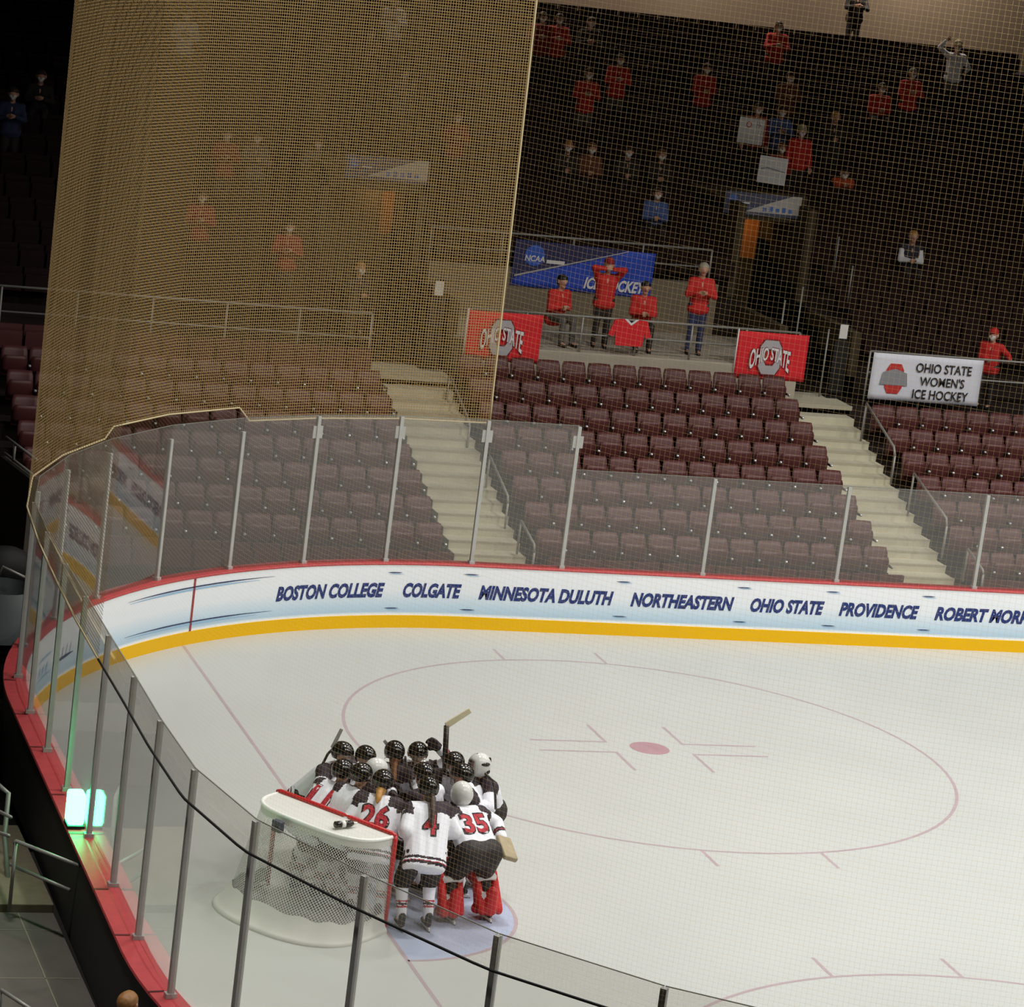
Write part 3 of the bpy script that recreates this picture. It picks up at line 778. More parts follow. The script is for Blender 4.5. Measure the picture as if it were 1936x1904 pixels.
# ------------------------------------------------------------------ people
def capsule(mb, a, b, ra, rb, mi=0, n=10):
    a = Vector(a); b = Vector(b); d = b-a
    if d.length < 1e-5: d = Vector((0, 0, 1e-4)); b = a+d
    t = d.normalized(); pts = []; rs = []
    for k in (-90, -60, -30): 
        q = math.radians(k); pts.append(a+t*ra*math.sin(q)); rs.append(max(ra*math.cos(q), ra*.04))
    pts += [a, b]; rs += [ra, rb]
    for k in (30, 60, 90):
        q = math.radians(k); pts.append(b+t*rb*math.sin(q)); rs.append(max(rb*math.cos(q), rb*.04))
    mb.tube(pts, rs, n, mi)
def blob(name, caps, mats, parent, voxel=.018, classify=None, smooth_it=3, cut=None):
    """one continuous surface grown from tapered limbs; caps = (a, b, ra, rb, material)"""
    mb = MB()
    for c in caps: capsule(mb, *c[:4])
    o = mb.build(name, mats[0])
    md = o.modifiers.new('r', 'REMESH'); md.mode = 'VOXEL'; md.voxel_size = voxel; md.use_smooth_shade = True
    sm = o.modifiers.new('s', 'SMOOTH'); sm.iterations = smooth_it; sm.factor = .5
    dg = bpy.context.evaluated_depsgraph_get(); me = bpy.data.meshes.new_from_object(o.evaluated_get(dg))
    old = o.data; o.modifiers.clear(); o.data = me; bpy.data.meshes.remove(old); me.name = name
    if cut:
        bm = bmesh.new(); bm.from_mesh(me)
        bmesh.ops.bisect_plane(bm, geom=bm.verts[:]+bm.edges[:]+bm.faces[:], plane_co=cut[0], plane_no=cut[1], clear_outer=True)
        bmesh.ops.holes_fill(bm, edges=[e for e in bm.edges if e.is_boundary], sides=0); bm.to_mesh(me); bm.free()
    me.materials.clear()
    for m in mats: me.materials.append(m)
    n = len(me.polygons); ce = np.empty(n*3); me.polygons.foreach_get('center', ce); ce = ce.reshape(-1, 3)
    A = np.array([list(c[0]) for c in caps]); B = np.array([list(c[1]) for c in caps]); ra = np.array([c[2] for c in caps]); rb = np.array([c[3] for c in caps])
    D = B-A; L2 = (D**2).sum(1)+1e-9
    T = np.clip(((ce[:, None, :]-A)*D).sum(2)/L2, 0, 1)
    dist = np.linalg.norm(ce[:, None, :]-A-T[..., None]*D, axis=2)-(ra+(rb-ra)*T)
    best = dist.argmin(1); t = T[np.arange(n), best]
    mi = np.array([caps[b][4] if len(caps[b]) > 4 else 0 for b in best])
    if classify is not None: mi = classify(ce, best, t, mi)
    me.polygons.foreach_set('material_index', mi.astype(np.int32)); me.shade_smooth(); me.update()
    if parent is not None: o.parent = parent
    return o
V = Vector
def ik(a, b, l1, l2, hint):
    d = b-a; L = min(d.length, (l1+l2)*.995)
    if d.length < 1e-6: d = V((0, 0, -1))
    b = a+d.normalized()*L
    x = (l1*l1-l2*l2+L*L)/(2*L); h = math.sqrt(max(l1*l1-x*x, 0)); u = d.normalized()
    hv = (hint-u*hint.dot(u)); hv = hv.normalized() if hv.length > 1e-6 else u.orthogonal()
    return a+u*x+hv*h, b
def hand_caps(w, dirv, palm_n, mi=0, sc=1., curl=.5, thumb_side=1):
    """palm, four unequal bent fingers and a thumb off the side"""
    dirv = dirv.normalized(); pn = (palm_n-dirv*palm_n.dot(dirv)); pn = pn.normalized() if pn.length > 1e-5 else dirv.orthogonal().normalized(); sd = dirv.cross(pn)*thumb_side
    c = []
    for k in (-1, 0, 1): c.append((w+sd*.022*k*sc, w+dirv*.075*sc+sd*.026*k*sc, .017*sc, .015*sc, mi))
    for k, ln in zip((1.5, .5, -.5, -1.5), (.066, .076, .07, .054)):
        b = w+dirv*.082*sc+sd*.0195*k*sc; m = b+(dirv*(1-curl*.4)+pn*curl*.6).normalized()*ln*.5*sc; e = m+(dirv*(1-curl)+pn*curl).normalized()*ln*.5*sc
        c += [(b, m, .0095*sc, .009*sc, mi), (m, e, .009*sc, .0075*sc, mi)]
    tb = w+dirv*.02*sc+sd*.03*sc; tm = tb+(dirv*.5+sd*.8).normalized()*.035*sc
    c += [(tb, tm, .012*sc, .011*sc, mi), (tm, tm+(dirv+sd*.15).normalized()*.032*sc, .011*sc, .009*sc, mi)]
    return c
def head_caps(hc, fw, up, r=.098):
    """skull, jaw, nose, ears, eyes, mouth (materials 0 skin, 1 dark)"""
    rt = fw.cross(up)
    c = [(hc+up*.015-fw*.02, hc+up*.02+fw*.02, r, r*.96, 0), (hc-up*.05+fw*.02, hc-up*.085+fw*.045, .07, .05, 0),
         (hc+fw*.098+up*.012, hc+fw*.118-up*.022, .011, .017, 0)]
    for s in (-1, 1):
        c.append((hc+rt*s*.094+up*.02, hc+rt*s*.098-up*.025, .02, .016, 0))
        c.append((hc+rt*s*.036+fw*.088+up*.018, hc+rt*s*.04+fw*.0885+up*.018, .014, .014, 1))
    c.append((hc+rt*.022+fw*.092-up*.058, hc-rt*.022+fw*.092-up*.058, .010, .010, 2))
    return c
lip = mat('lip', (160, 84, 78), .6)

def spectator(pos, face, label, top, legs, hair_m, pose='stand', arms='down', hat=None, mask=False, skn=None, hgt=1.72, sleeves=None, vest=None, group=None, hood=False, lean=0.):
    """pos: ground/floor point under the feet (or seat front); face: heading angle; returns the body object"""
    fw = V((math.cos(face), math.sin(face), 0)); rt = V((fw.y, -fw.x, 0)); up = V((0, 0, 1)); k = hgt/1.72
    if pose == 'stand':
        hip = up*.92*k; neck = up*1.44*k+fw*lean; knees = [rt*s*.10+up*.5*k+fw*.02 for s in (-1, 1)]; feet = [rt*s*.11+up*.07 for s in (-1, 1)]
    else:
        hip = up*.50*k-fw*.12; neck = up*1.03*k-fw*(.10-lean); knees = [rt*s*.13+up*.50*k+fw*.33 for s in (-1, 1)]; feet = [rt*s*.13+up*.07+fw*.36 for s in (-1, 1)]
    hc = neck+up*.17*k+fw*(.03+lean*.3)
    sh = [neck+rt*s*.185-up*.07 for s in (-1, 1)]
    hands = []
    for i, s in enumerate((-1, 1)):
        if arms == 'down': tgt = hip+rt*s*.27-up*.08+fw*.08
        elif arms == 'front': tgt = (hip+neck)*.5+fw*.28+rt*s*.07+up*.02
        elif arms == 'face': tgt = hc-up*.05+fw*.13+rt*s*.05
        elif arms == 'raised': tgt = (hc+up*.12+rt*.30+fw*.05) if s > 0 else hip+rt*s*.22+fw*.2+up*.1
        elif arms == 'clasp': tgt = hip+up*.22+fw*.26+rt*s*.03
        elif arms == 'point': tgt = (neck-up*.25-rt*.5+fw*.3) if s < 0 else hip+up*.15+fw*.22
        el, hd = ik(sh[i], tgt, .29*k, .25*k, rt*s*.8-up*.5-fw*.4); hands.append((el, hd))
    sk = skn or skin
    caps = head_caps(hc, fw, up, .098*k)
    caps += [(hc-up*.09, neck-up*.05, .052, .06, 0), (hip+rt*-.08, hip+rt*.08, .115, .115, 0), (hip, neck-up*.15, .115, .13, 0), (sh[0], sh[1], .07, .07, 0)]
    for i, s in enumerate((-1, 1)):
        el, hd = hands[i]
        caps += [(sh[i], el, .05, .042, 0), (el, hd, .040, .028, 0)]
        caps += hand_caps(hd, (hd-el), fw if arms != 'face' else -up, 0, 1., .5, s)
        h0 = hip+rt*s*.09
        caps += [(h0, knees[i], .085, .058, 0), (knees[i], feet[i], .055, .04, 0), (feet[i], feet[i]-up*.03+fw*.14, .035, .03, 0)]
    body = blob('person', caps, [sk, eye_m, lip], None, .017, smooth_it=1)
    body.location = pos
    # clothing
    tc = [(hip+rt*-.08-up*.05, hip+rt*.08-up*.05, .145, .145, 0), (hip+rt*-.05, neck-up*.16-rt*.07, .14, .145, 0), (hip+rt*.05, neck-up*.16+rt*.07, .14, .145, 0), (sh[0]+up*.0, sh[1], .088, .088, 0), (neck-up*.06, neck-up*.02, .075, .068, 0)]
    for i in range(2):
        el, hd = hands[i]; tc += [(sh[i], el, .074, .062, 1 if sleeves else 0), (el, el+(hd-el)*.88, .06, .048, 1 if sleeves else 0)]
    blob('jacket', tc, [top, sleeves or top], body, .022, smooth_it=4)
    if vest:
        pass
    lc = [(hip+rt*-.085, hip+rt*.085, .132, .132, 0)]
    for i, s in enumerate((-1, 1)):
        h0 = hip+rt*s*.09; lc += [(h0, knees[i], .108, .078, 0), (knees[i], feet[i]+up*.02, .074, .062, 0)]
    blob('trousers', lc, [legs], body, .022, smooth_it=4)
    for i in range(2): blob('shoe', [(feet[i]-up*.035-fw*.03, feet[i]-up*.04+fw*.15, .042, .036, 0)], [black], body, .016)
    if hood: hair_m2 = top
    hp = [(hc+up*.035-fw*.035, hc+up*.045+fw*.01, .104*k, .100*k, 0), (hc-fw*.06-up*.04, hc-fw*.05+up*.02, .075, .08, 0)]
    blob('hair', hp, [hair_m], body, .016)
    if hat is not None:
        blob('cap', [(hc+up*.065-fw*.02, hc+up*.07+fw*.02, .104*k, .102*k, 0), (hc+up*.07+fw*.1-rt*.04, hc+up*.07+fw*.1+rt*.04, .022, .022, 0), (hc+up*.07+fw*.145-rt*.03, hc+up*.07+fw*.145+rt*.03, .016, .016, 0)], [hat], body, .015)
    if mask:
        blob('face_mask', [(hc-up*.03+fw*.07-rt*.03, hc-up*.03+fw*.07+rt*.03, .045, .045, 0), (hc-up*.07+fw*.065, hc-up*.05+fw*.08, .045, .04, 0)], [pad_w], body, .013)
    tag(body, label, 'person', group)
    return body

def hockey_player(feet, head, hz, label, number=None, hair=None, helmet='black', goalie=False, arms='huddle', facing=None, crouch=0., hair_len=1., jersey_dark=False, blocker=None, stripe=True, ground=0.):
    """feet, head: plan positions; hz: height of the head centre; built in world axes around the feet"""
    up = V((0, 0, 1)); f2 = V((feet[0], feet[1], 0)); h2 = V((head[0], head[1], 0))
    d = h2-f2
    fw = V((math.cos(facing), math.sin(facing), 0)) if facing is not None else d.normalized()
    rt = V((fw.y, -fw.x, 0)); o = f2
    hc = d+up*hz
    neck = hc-up*.17-fw*.07
    dl = d.length
    hip = d*.12+up*(.96-.35*crouch-.05*min(dl, .6))-fw*(.10+.25*crouch)
    sp = (neck-hip)
    if sp.length > .62: hip = neck-sp.normalized()*.62
    if sp.length < .46: hip = neck-sp.normalized()*.46
    su = (neck-hip).normalized(); sf = rt.cross(su)*-1
    if sf.dot(fw) < 0: sf = -sf
    sh = [neck+rt*s*.20-su*.06 for s in (-1, 1)]
    fs = .17 if not goalie else .25
    ft = [rt*s*fs+up*.13 for s in (-1, 1)]
    hips = [hip+rt*s*.12 for s in (-1, 1)]
    kn = [ik(hips[i], ft[i], .45, .44, fw+rt*(.2*(2*i-1)))[0] for i in range(2)]
    hd = []
    for i, s in enumerate((-1, 1)):
        if arms == 'huddle': tg = neck+fw*.34+rt*s*.30-up*.22
        elif arms == 'low': tg = hip+fw*.34+rt*s*.20+up*.10
        elif arms == 'over': tg = neck+fw*.18+rt*s*.50-up*.06
        elif arms == 'blocker': tg = blocker-o if s > 0 else neck+fw*.30-rt*.2-up*.25
        elif arms == 'up': tg = neck+fw*.10-rt*.24+up*.30 if s < 0 else neck+fw*.34+rt*.25-up*.2
        hd.append(ik(sh[i], tg, .31, .29, rt*s*(1 if arms != 'low' else .3)-up*.7-fw*.3))
    # body
    caps = head_caps(hc, fw, up)
    caps += [(hc-up*.09, neck-su*.04, .05, .06, 0), (hip-rt*.08, hip+rt*.08, .11, .11, 0), (hip, neck-su*.15, .11, .12, 0), (sh[0], sh[1], .065, .065, 0)]
    for i, s in enumerate((-1, 1)):
        el, h = hd[i]; caps += [(sh[i], el, .05, .042, 0), (el, h, .04, .028, 0)]+hand_caps(h, h-el, fw, 0, 1., .4, s)
        caps += [(hips[i], kn[i], .085, .06, 0), (kn[i], ft[i], .056, .042, 0), (ft[i], ft[i]-up*.04+fw*.12, .036, .032, 0)]
    body = blob('person', caps, [skin, eye_m, lip], None, .018, smooth_it=1); body.location = o
    # jersey
    lo_ = -.13 if not goalie else .06
    J = [(hip-rt*.11+su*lo_, hip+rt*.11+su*lo_, .165, .165, 0)]
    for s in (-1, 0, 1): J.append((hip+rt*s*.10+su*(lo_+.02), neck-su*.15+rt*s*.13, .165, .145, 0))
    J += [(sh[0]-rt*.02, sh[1]+rt*.02, .105, .105, 0), (neck-su*.06, neck-su*.01, .085, .075, 0)]
    nt = len(J)
    for i in range(2):
        el, h = hd[i]; J += [(sh[i], el, .102, .088, 1), (el, el+(h-el)*.86, .086, .068, 2)]
    hipn, neckn, rtn, sun = (np.array(x[:]) for x in (hip, neck, rt, su))
    Ls = (neck-hip).length
    def cls(ce, best, t, mi):
        out = np.zeros(len(ce), int)
        q = (ce-hipn)@sun/Ls; lat = np.abs((ce-hipn)@rtn)
        tor = best < nt
        out[tor & (q > .80) & (lat > .125-.0*q)] = 1
        out[tor & (q > 1.06)] = 1
        out[tor & (q > -.27) & (q < -.215)] = 1; out[tor & (q > -.17) & (q < -.12)] = 1; out[tor & (q > -.215) & (q < -.20)] = 2
        ua = mi == 1; out[ua & (tor == False)] = 0
        out[(best >= nt) & ((best-nt) % 2 == 0) & (t < .42)] = 1
        fa = (best >= nt) & ((best-nt) % 2 == 1)
        out[fa & (t > .52) & (t < .62)] = 1; out[fa & (t > .62) & (t < .68)] = 2; out[fa & (t > .68) & (t < .78)] = 1
        if jersey_dark: out[:] = np.where(out == 0, 1, np.where(out == 1, 1, out))
        return out
    jer = blob('jersey', J, [jer_w, jer_d, jer_r], body, .0165, cls, 3, (hip+su*(lo_-.07), -su))
    if number:
        tree = BVHTree.FromPolygons([v.co[:] for v in jer.data.vertices], [tuple(p.vertices) for p in jer.data.polygons])
        wd = .15*len(number)+.02 if len(number) > 1 else .17
        for nm, mtt, grow, off in (('number_outline', jer_d, .024, .004), ('number', jer_r, 0, .008)):
            vs, f_ = fit_text(number, wd+grow*2, .27+grow*2, 0, .03+(.02 if grow else 0))
            bmx = bmesh.new()
            bv = [bmx.verts.new((x-(wd+grow*2)/2, y-grow, 0)) for x, y, _ in vs]
            for q in f_:
                try: bmx.faces.new([bv[i] for i in q])
                except ValueError: pass
            bmesh.ops.triangulate(bmx, faces=bmx.faces); bmesh.ops.subdivide_edges(bmx, edges=[e for e in bmx.edges if e.calc_length() > .05], cuts=2, use_grid_fill=False)
            mb = MB(); vv = []
            cen = hip+su*Ls*.32
            for v in bmx.verts:
                org = cen+rt*v.co.x+su*v.co.y-sf*.6
                hit = tree.ray_cast(org, sf)
                q = hit[0] if hit[0] is not None else org+sf*.42
                vv.append(q-sf*off)
            bmx.verts.index_update()
            mb.add(vv, [tuple(x.index for x in f.verts) for f in bmx.faces]); mb.build(nm, mtt, jer); bmx.free()
    # pants, socks / pads, skates
    P = [(hips[0]+up*.0, hips[1], .15, .15, 0)] if not goalie else [(hips[0], hips[1], .185, .185, 0)]
    for i in range(2): P += [(hips[i], hips[i]+(kn[i]-hips[i])*(.95 if not goalie else .70), .15 if not goalie else .195, .118 if not goalie else .15, 0)]
    blob('pants', P, [pant_k], body, .02, smooth_it=4)
    for i, s in enumerate((-1, 1)):
        kx, ax = kn[i], ft[i]
        if goalie:
            sd = rt*s; pc = []
            for q in (-1, 0, 1): pc += [(kx+fw*.09+rt*q*.085+up*.16, ax+fw*.10+rt*q*.085-up*.02, .055, .055, 0)]
            pc += [(kx+sd*.13-fw*.02+up*.02, ax+sd*.125-fw*.03+up*.0, .05, .06, 0), (kx-sd*.11-fw*.02+up*.02, ax-sd*.10-fw*.03+up*.0, .05, .055, 0), (ax+up*.02-fw*.05, ax+up*.25-fw*.06, .085, .075, 0),
                   (ax-up*.02+rt*-.1+fw*.12, ax-up*.02+rt*.1+fw*.12, .07, .07, 0), (kx-fw*.11-rt*.09, kx-fw*.11+rt*.09, .045, .045, 1), ((kx+ax)/2-fw*.10-rt*.06, (kx+ax)/2-fw*.10+rt*.06, .04, .04, 1)]
            blob('leg_pad', pc, [pad_r, pad_w], body, .018)
        if True:
            def sc(ce, best, t, mi):
                out = np.zeros(len(ce), int)
                out[(t > .62) & (t < .68)] = 1; out[(t > .70) & (t < .76)] = 2; out[(t > .55) & (t < .60)] = 2
                return out
            blob('sock', [(kx+up*.02, ax+up*.04, .088, .062, 0)], [jer_w if not goalie else pant_k, jer_d, jer_r if not goalie else jer_d], body, .014, sc, 2)
        skt = blob('skate', [(ax-fw*.04+up*.05, ax-fw*.03-up*.04, .05, .046, 0), (ax-fw*.05-up*.045, ax+fw*.15-up*.055, .042, .036, 0)], [black], body, .014)
        MB().box((-.11, -.012, -.03), (.16, .012, .0), rot=None).build('blade_holder', pad_w, skt)
        bl = skt.children[0]; bl.location = ax-up*.085; bl.rotation_euler = (0, 0, math.atan2(fw.y, fw.x))
        b2 = MB().box((-.13, -.003, -.045), (.18, .003, -.03)).build('blade', steel, skt); b2.location = ax-up*.085; b2.rotation_euler = bl.rotation_euler
    # gloves
    for i, s in enumerate((-1, 1)):
        el, h = hd[i]; dv = (h-el).normalized()
        if goalie and s > 0 and blocker is not None: continue
        gc = [(h-dv*.07, h+dv*.01, .062, .056, 0)]+hand_caps(h, dv, fw, 0, 1.45, .5, s)
        blob('glove', [(a, b, r1*1.35 if r1 < .03 else r1, r2*1.35 if r2 < .03 else r2, 0) for a, b, r1, r2, _ in gc], [pad_w if (goalie and jersey_dark) else jer_d], body, .013, smooth_it=2)
    # head gear
    tilt = Matrix.Rotation(math.atan2(fw.y, fw.x), 3, 'Z')
    if helmet in ('black', 'white'):
        hm = helm_k if helmet == 'black' else helm_w
        hb = MB().ell((0, 0, .03), (.142, .122, .128), 20, 12, keep=lambda c: c.z > -.005 or (c.x < .02 and c.z > -.075))
        ho = hb.build('helmet', hm, body, smooth=True); sd = ho.modifiers.new('solid', 'SOLIDIFY'); sd.thickness = .012; sd.offset = 1
        ho.location = hc; ho.rotation_euler = (0, 0, math.atan2(fw.y, fw.x))
        rb = MB()
        for yy in (-.05, 0, .05): rb.ell((-.01, yy, .150-abs(yy)*.35), (.075, .010, .012), 8, 6)
        rb.ell((-.10, 0, .085), (.03, .05, .012), 8, 6)
        rb.build('vent_ridge', hm, ho, smooth=True)
        cg = MB()
        for zz in (.02, -.02, -.06, -.095): cg.tube([(.05+.09*math.cos(a), .11*math.sin(a), zz) for a in np.linspace(-1.4, 1.4, 9)], .004, 5)
        for yy in (-.07, -.025, .025, .07): cg.tube([(.05+.09*math.sqrt(1-(yy/.11)**2), yy, zz) for zz in (.04, -.1)], .004, 5)
        cg.build('face_cage', cage_m, ho)
    else:
        ho = MB().ell((0, 0, .01), (.145, .128, .15), 20, 14, keep=lambda c: not (c.x > .10 and -.09 < c.z < .06)).build('goalie_mask', helm_w, body, smooth=True)
        sd = ho.modifiers.new('solid', 'SOLIDIFY'); sd.thickness = .01; sd.offset = 1
        ho.location = hc; ho.rotation_euler = (0, 0, math.atan2(fw.y, fw.x))
        dm = MB()
        for sy in (-1, 1):
            dm.ell((-.02, sy*.118, .05), (.07, .022, .03), 10, 6); dm.ell((-.06, sy*.10, -.05), (.05, .025, .035), 10, 6)
        dm.ell((.02, 0, .152), (.05, .02, .014), 8, 6)
        dm.ell((-.1, .06, .07), (.03, .012, .06), 8, 6); dm.ell((-.1, -.06, .06), (.03, .012, .07), 8, 6)
        if helmet == 'mask_marked': dm.ell((.05, .1, 0), (.05, .02, .06), 8, 6); dm.ell((.05, -.1, 0), (.05, .02, .06), 8, 6)
        if helmet == 'mask_white':
            dm = MB()
            for yy in (-.085, -.05): dm.ell((-.115+abs(yy+.05)*.5, yy, .03), (.012, .008, .055), 8, 6)
        dm.build('dark_marking', helm_k, ho, smooth=True)
        cg = MB()
        for zz in (.05, .01, -.03, -.07): cg.tube([(.02+.125*math.cos(a), .11*math.sin(a), zz) for a in np.linspace(-.8, .8, 7)], .004, 5)
        cg.build('face_cage', cage_m, ho)
    if hair is not None:
        b = hc-fw*.11-up*.06
        pts = [b, neck-sf*.16+su*.03, neck-su*.15*hair_len-sf*.19, neck-su*.34*hair_len-sf*.20]
        hcaps = [(pts[i], pts[i+1], (.04, .045, .042)[i], (.045, .042, .02)[i], 0) for i in range(3)]
        if helmet == 'black': hcaps.append((hc-fw*.08-up*.08, hc-fw*.08-up*.03, .065, .07, 0))
        blob('ponytail', hcaps, [hair], body, .014)
    if goalie and blocker is not None:
        el, h = hd[1]; dv = (h-el).normalized(); sdv = dv.cross(fw).normalized()
        bo = MB().box((-.02, -.10, -.02), (.36, .10, .05)).build('blocker', tan_m, body, bevel=.02)
        X_ = dv; Z_ = (fw*-1-dv*(-fw).dot(dv)).normalized(); Y_ = Z_.cross(X_)
        m4 = Matrix((( X_.x, Y_.x, Z_.x, h.x), (X_.y, Y_.y, Z_.y, h.y), (X_.z, Y_.z, Z_.z, h.z), (0, 0, 0, 1)))
        bo.matrix_local = m4
    tag(body, label, 'person', 'hockey players huddled at the net')
    return body
hair_dk = mat('hair_dark', (58, 40, 30), .5, var=.2, scale=30); hair_bl = mat('hair_blonde', (178, 128, 62), .5, var=.2, scale=30); hair_br = mat('hair_brown', (112, 70, 42), .5, var=.2, scale=30); hair_k = mat('hair_black', (24, 20, 20), .45); hair_g = mat('hair_grey', (168, 158, 140), .6)
CEN = (3.75, .5)
def toward(p, q=CEN): return math.atan2(q[1]-p[1], q[0]-p[0])
hockey_player((3.70, -.80), (3.80, -.40), 1.63, 'hockey player in white jersey number 4 with dark ponytail, back turned', '4', hair_dk, arms='low', facing=1.62)
hockey_player((4.49, -.50), (4.36, -.02), 1.45, 'goalie in white jersey number 35 bending in, arm with tan blocker held out', '35', None, 'mask_white', True, 'blocker', 1.75, .25, blocker=V((4.86, -.30, .98)))
hockey_player((3.18, -.42), (3.30, -.16), 1.62, 'hockey player in white jersey number 26 with blonde ponytail, behind the net', '26', hair_bl, arms='low', facing=1.15, hair_len=.3)
hockey_player((2.62, .30), (2.97, .48), 1.53, 'hockey player in white leaning in from the far left of the huddle', '11', None, arms='huddle', facing=.55)
hockey_player((2.92, 1.50), (3.16, 1.22), 1.52, 'hockey player at the back left of the huddle beside the curved stick')
hockey_player((3.36, 1.60), (3.44, 1.15), 1.50, 'hockey player at the back, second helmet from the left')
hockey_player((2.93, .05), (3.11, .14), 1.60, 'hockey player with helmet bowed between number 26 and the far left player', facing=.5, arms='low')
hockey_player((3.30, .62), (3.40, .50), 1.55, 'hockey player in pale grey helmet in the middle left of the huddle', None, None, 'white', facing=.3, arms='low')
hockey_player((3.85, 1.85), (3.86, 1.32), 1.52, 'hockey player with brown hair at the back centre of the huddle', None, hair_br, facing=1.4, arms='over', hair_len=.5)
hockey_player((4.28, 1.80), (4.16, 1.30), 1.52, 'hockey player at the back of the huddle, left of the raised glove', arms='up')
hockey_player((3.98, .34), (3.90, .16), 1.62, 'hockey player in black helmet just beyond number 4', facing=2.2, arms='low')
hockey_player((4.72, 1.30), (4.50, .84), 1.55, 'hockey player right of the upright goalie stick')
hockey_player((5.0, 1.0), (4.84, .86), 1.54, 'goalie in dark top with marked white mask at the right of the huddle', None, None, 'mask_marked', True, 'huddle', 3.3, 0, True)
hockey_player((4.66, .48), (4.46, .34), 1.56, 'hockey player bowed between the two goalies', facing=2.9, arms='low')

# sticks held above the huddle
shaft_k = mat('stick_black', (40, 33, 30), .4); blade_t = mat('stick_tan', (206, 194, 160), .55)
def stick(pts, r, blade, label, mshaft=shaft_k, mblade=blade_t):
    e = empty('hockey_stick', pts[0]); L = lambda p: V(p)-V(pts[0])
    MB().tube([L(p) for p in pts], r, 6).build('shaft', mshaft, e, smooth=True)
    if blade:
        a, b = L(blade[0]), L(blade[1]); d = (b-a).normalized(); n = d.cross(V((0, 1, 0))).normalized()*blade[2]/2
        t = V((0, .012, 0))
        mb = MB(); mb.add([a-n-t, a+n-t, b+n*.8-t, b-n*.8-t, a-n+t, a+n+t, b+n*.8+t, b-n*.8+t], [(0, 1, 2, 3), (7, 6, 5, 4), (0, 4, 5, 1), (1, 5, 6, 2), (2, 6, 7, 3), (3, 7, 4, 0)])
        mb.build('blade', mblade, e, bevel=.005)
    return tag(e, label, 'hockey stick', 'hockey sticks held in the huddle')
ys = .95
stick([U(841, 1480, 1, ys), U(842, 1420, 1, ys), U(844, 1372, 1, ys)], [.034, .036, .034], (U(843, 1372, 1, ys), U(889, 1343, 1, ys), .085), 'goalie stick held upright with tan blade above the huddle')
ys = 1.25
stick([U(606, 1470, 1, ys), U(608, 1448, 1, ys), U(620, 1425, 1, ys), U(630, 1415, 1, ys)], .017, (U(628, 1414, 1, ys), U(646, 1378, 1, ys), .05), 'curved black stick with grey blade at the left of the huddle', shaft_k, mat('stick_grey', (150, 148, 140), .5))
ys = .9
stick([U(779, 1495, 1, ys), U(772, 1470, 1, ys), U(766, 1430, 1, ys)], .016, None, 'dark stick leaning upright in the middle of the huddle')
stick([U(738, 1415, 1, 1.4), U(755, 1432, 1, 1.4), U(768, 1450, 1, 1.4)], .016, (U(738, 1415, 1, 1.4), U(726, 1400, 1, 1.4), .05), 'grey-bladed stick poking up over the back of the huddle', shaft_k, mat('stick_grey', (150, 148, 140), .5))
stick([U(917, 1462, 1, .3), U(930, 1475, 1, .3), U(936, 1500, 1, .3), U(937, 1530, 1, .3)], .017, None, 'dark stick curving down at the right side of the huddle')

# ------------------------------------------------------------------ spectators
red_j = mat('jacket_scarlet', (200, 34, 34), .75, var=.08, scale=6); red_d = mat('jacket_dark_red', (150, 28, 34), .75); jeans = mat('jeans', (44, 52, 86), .8); kh = mat('trousers_grey', (96, 92, 88), .8); dk = mat('trousers_dark', (40, 34, 34), .8)
white_s = mat('shirt_white', (226, 226, 230), .75); vest_k = mat('vest_dark', (30, 30, 44), .7); red_h = mat('cap_scarlet', (196, 34, 34), .7); cream = mat('hat_cream', (190, 176, 140), .8); blue_s = mat('shirt_blue', (70, 96, 150), .75); brown_s = mat('shirt_brown', (120, 70, 50), .8)
FACE = -1.75
pl = 3.36
def platf(u, v, y): p = U(u, v, 1, y); return (p.x, y, pl)
spectator(platf(1058, 575, 21.9), FACE+.5, 'person in red jacket seated at the left of the platform, looking right', red_j, kh, hair_k, 'sit', 'clasp', lean=.05)
spectator(platf(1143, 560, 21.75), FACE, 'person in red jacket standing with hands at the face, before the blue banner', red_j, dk, hair_dk, 'stand', 'face', hat=red_d, mask=True)
spectator(platf(1216, 590, 21.9), FACE, 'person in red jacket seated behind the hung jersey', red_j, dk, hair_k, 'sit', 'clasp', mask=False)
spectator(platf(1323, 560, 21.75), FACE, 'tall person in red sweater and jeans standing at the right of the platform', red_j, jeans, hair_g, 'stand', 'front', hgt=1.80)
def bank(u, v, h):
    best = None
    for j in range(NR):
        y, z = upper(j); p = U(u, v, 1, y+.45)
        q = abs(p.z-(z+h))
        if best is None or q < best[0]: best = (q, p.x, y+.2, z)
    return best[1:]
def fan(u, v, label, top, pose='stand', arms='front', hair=hair_dk, hat=None, mask=True, legs=dk, h=None, **k):
    h = h or (1.62 if pose == 'stand' else 1.17)
    x, y, z = bank(u, v, h)
    return spectator((x, y if pose == 'sit' else y-.02, z), FACE, label, top, legs, hair, pose, arms, hat, mask, **k)
fan(1717, 458, 'person in white sleeves and dark vest seated in the right upper bank', vest_k, 'sit', 'clasp', hair_bl, mask=False, sleeves=white_s)
p = U(1884, 606, 1, 21.75)
spectator((p.x, 21.75, 2.7), FACE-.6, 'person in red cap, mask and jacket behind the right railing', red_j, dk, hair_br, 'stand', 'point', hat=red_h, mask=True, hgt=1.6)
fan(1052, 22, 'person in red top at the top left, beside the net edge', red_j)
fan(1019, 30, 'person in dark red partly hidden by the net edge at top', red_d)
fan(1112, 28, 'person in dark clothes with white mask at the top, right of the net edge', dk)
fan(1104, 150, 'person in red and grey standing below the top left pair', red_j, legs=kh)
fan(1166, 100, 'tall person in red standing mid bank left', red_j, legs=kh)
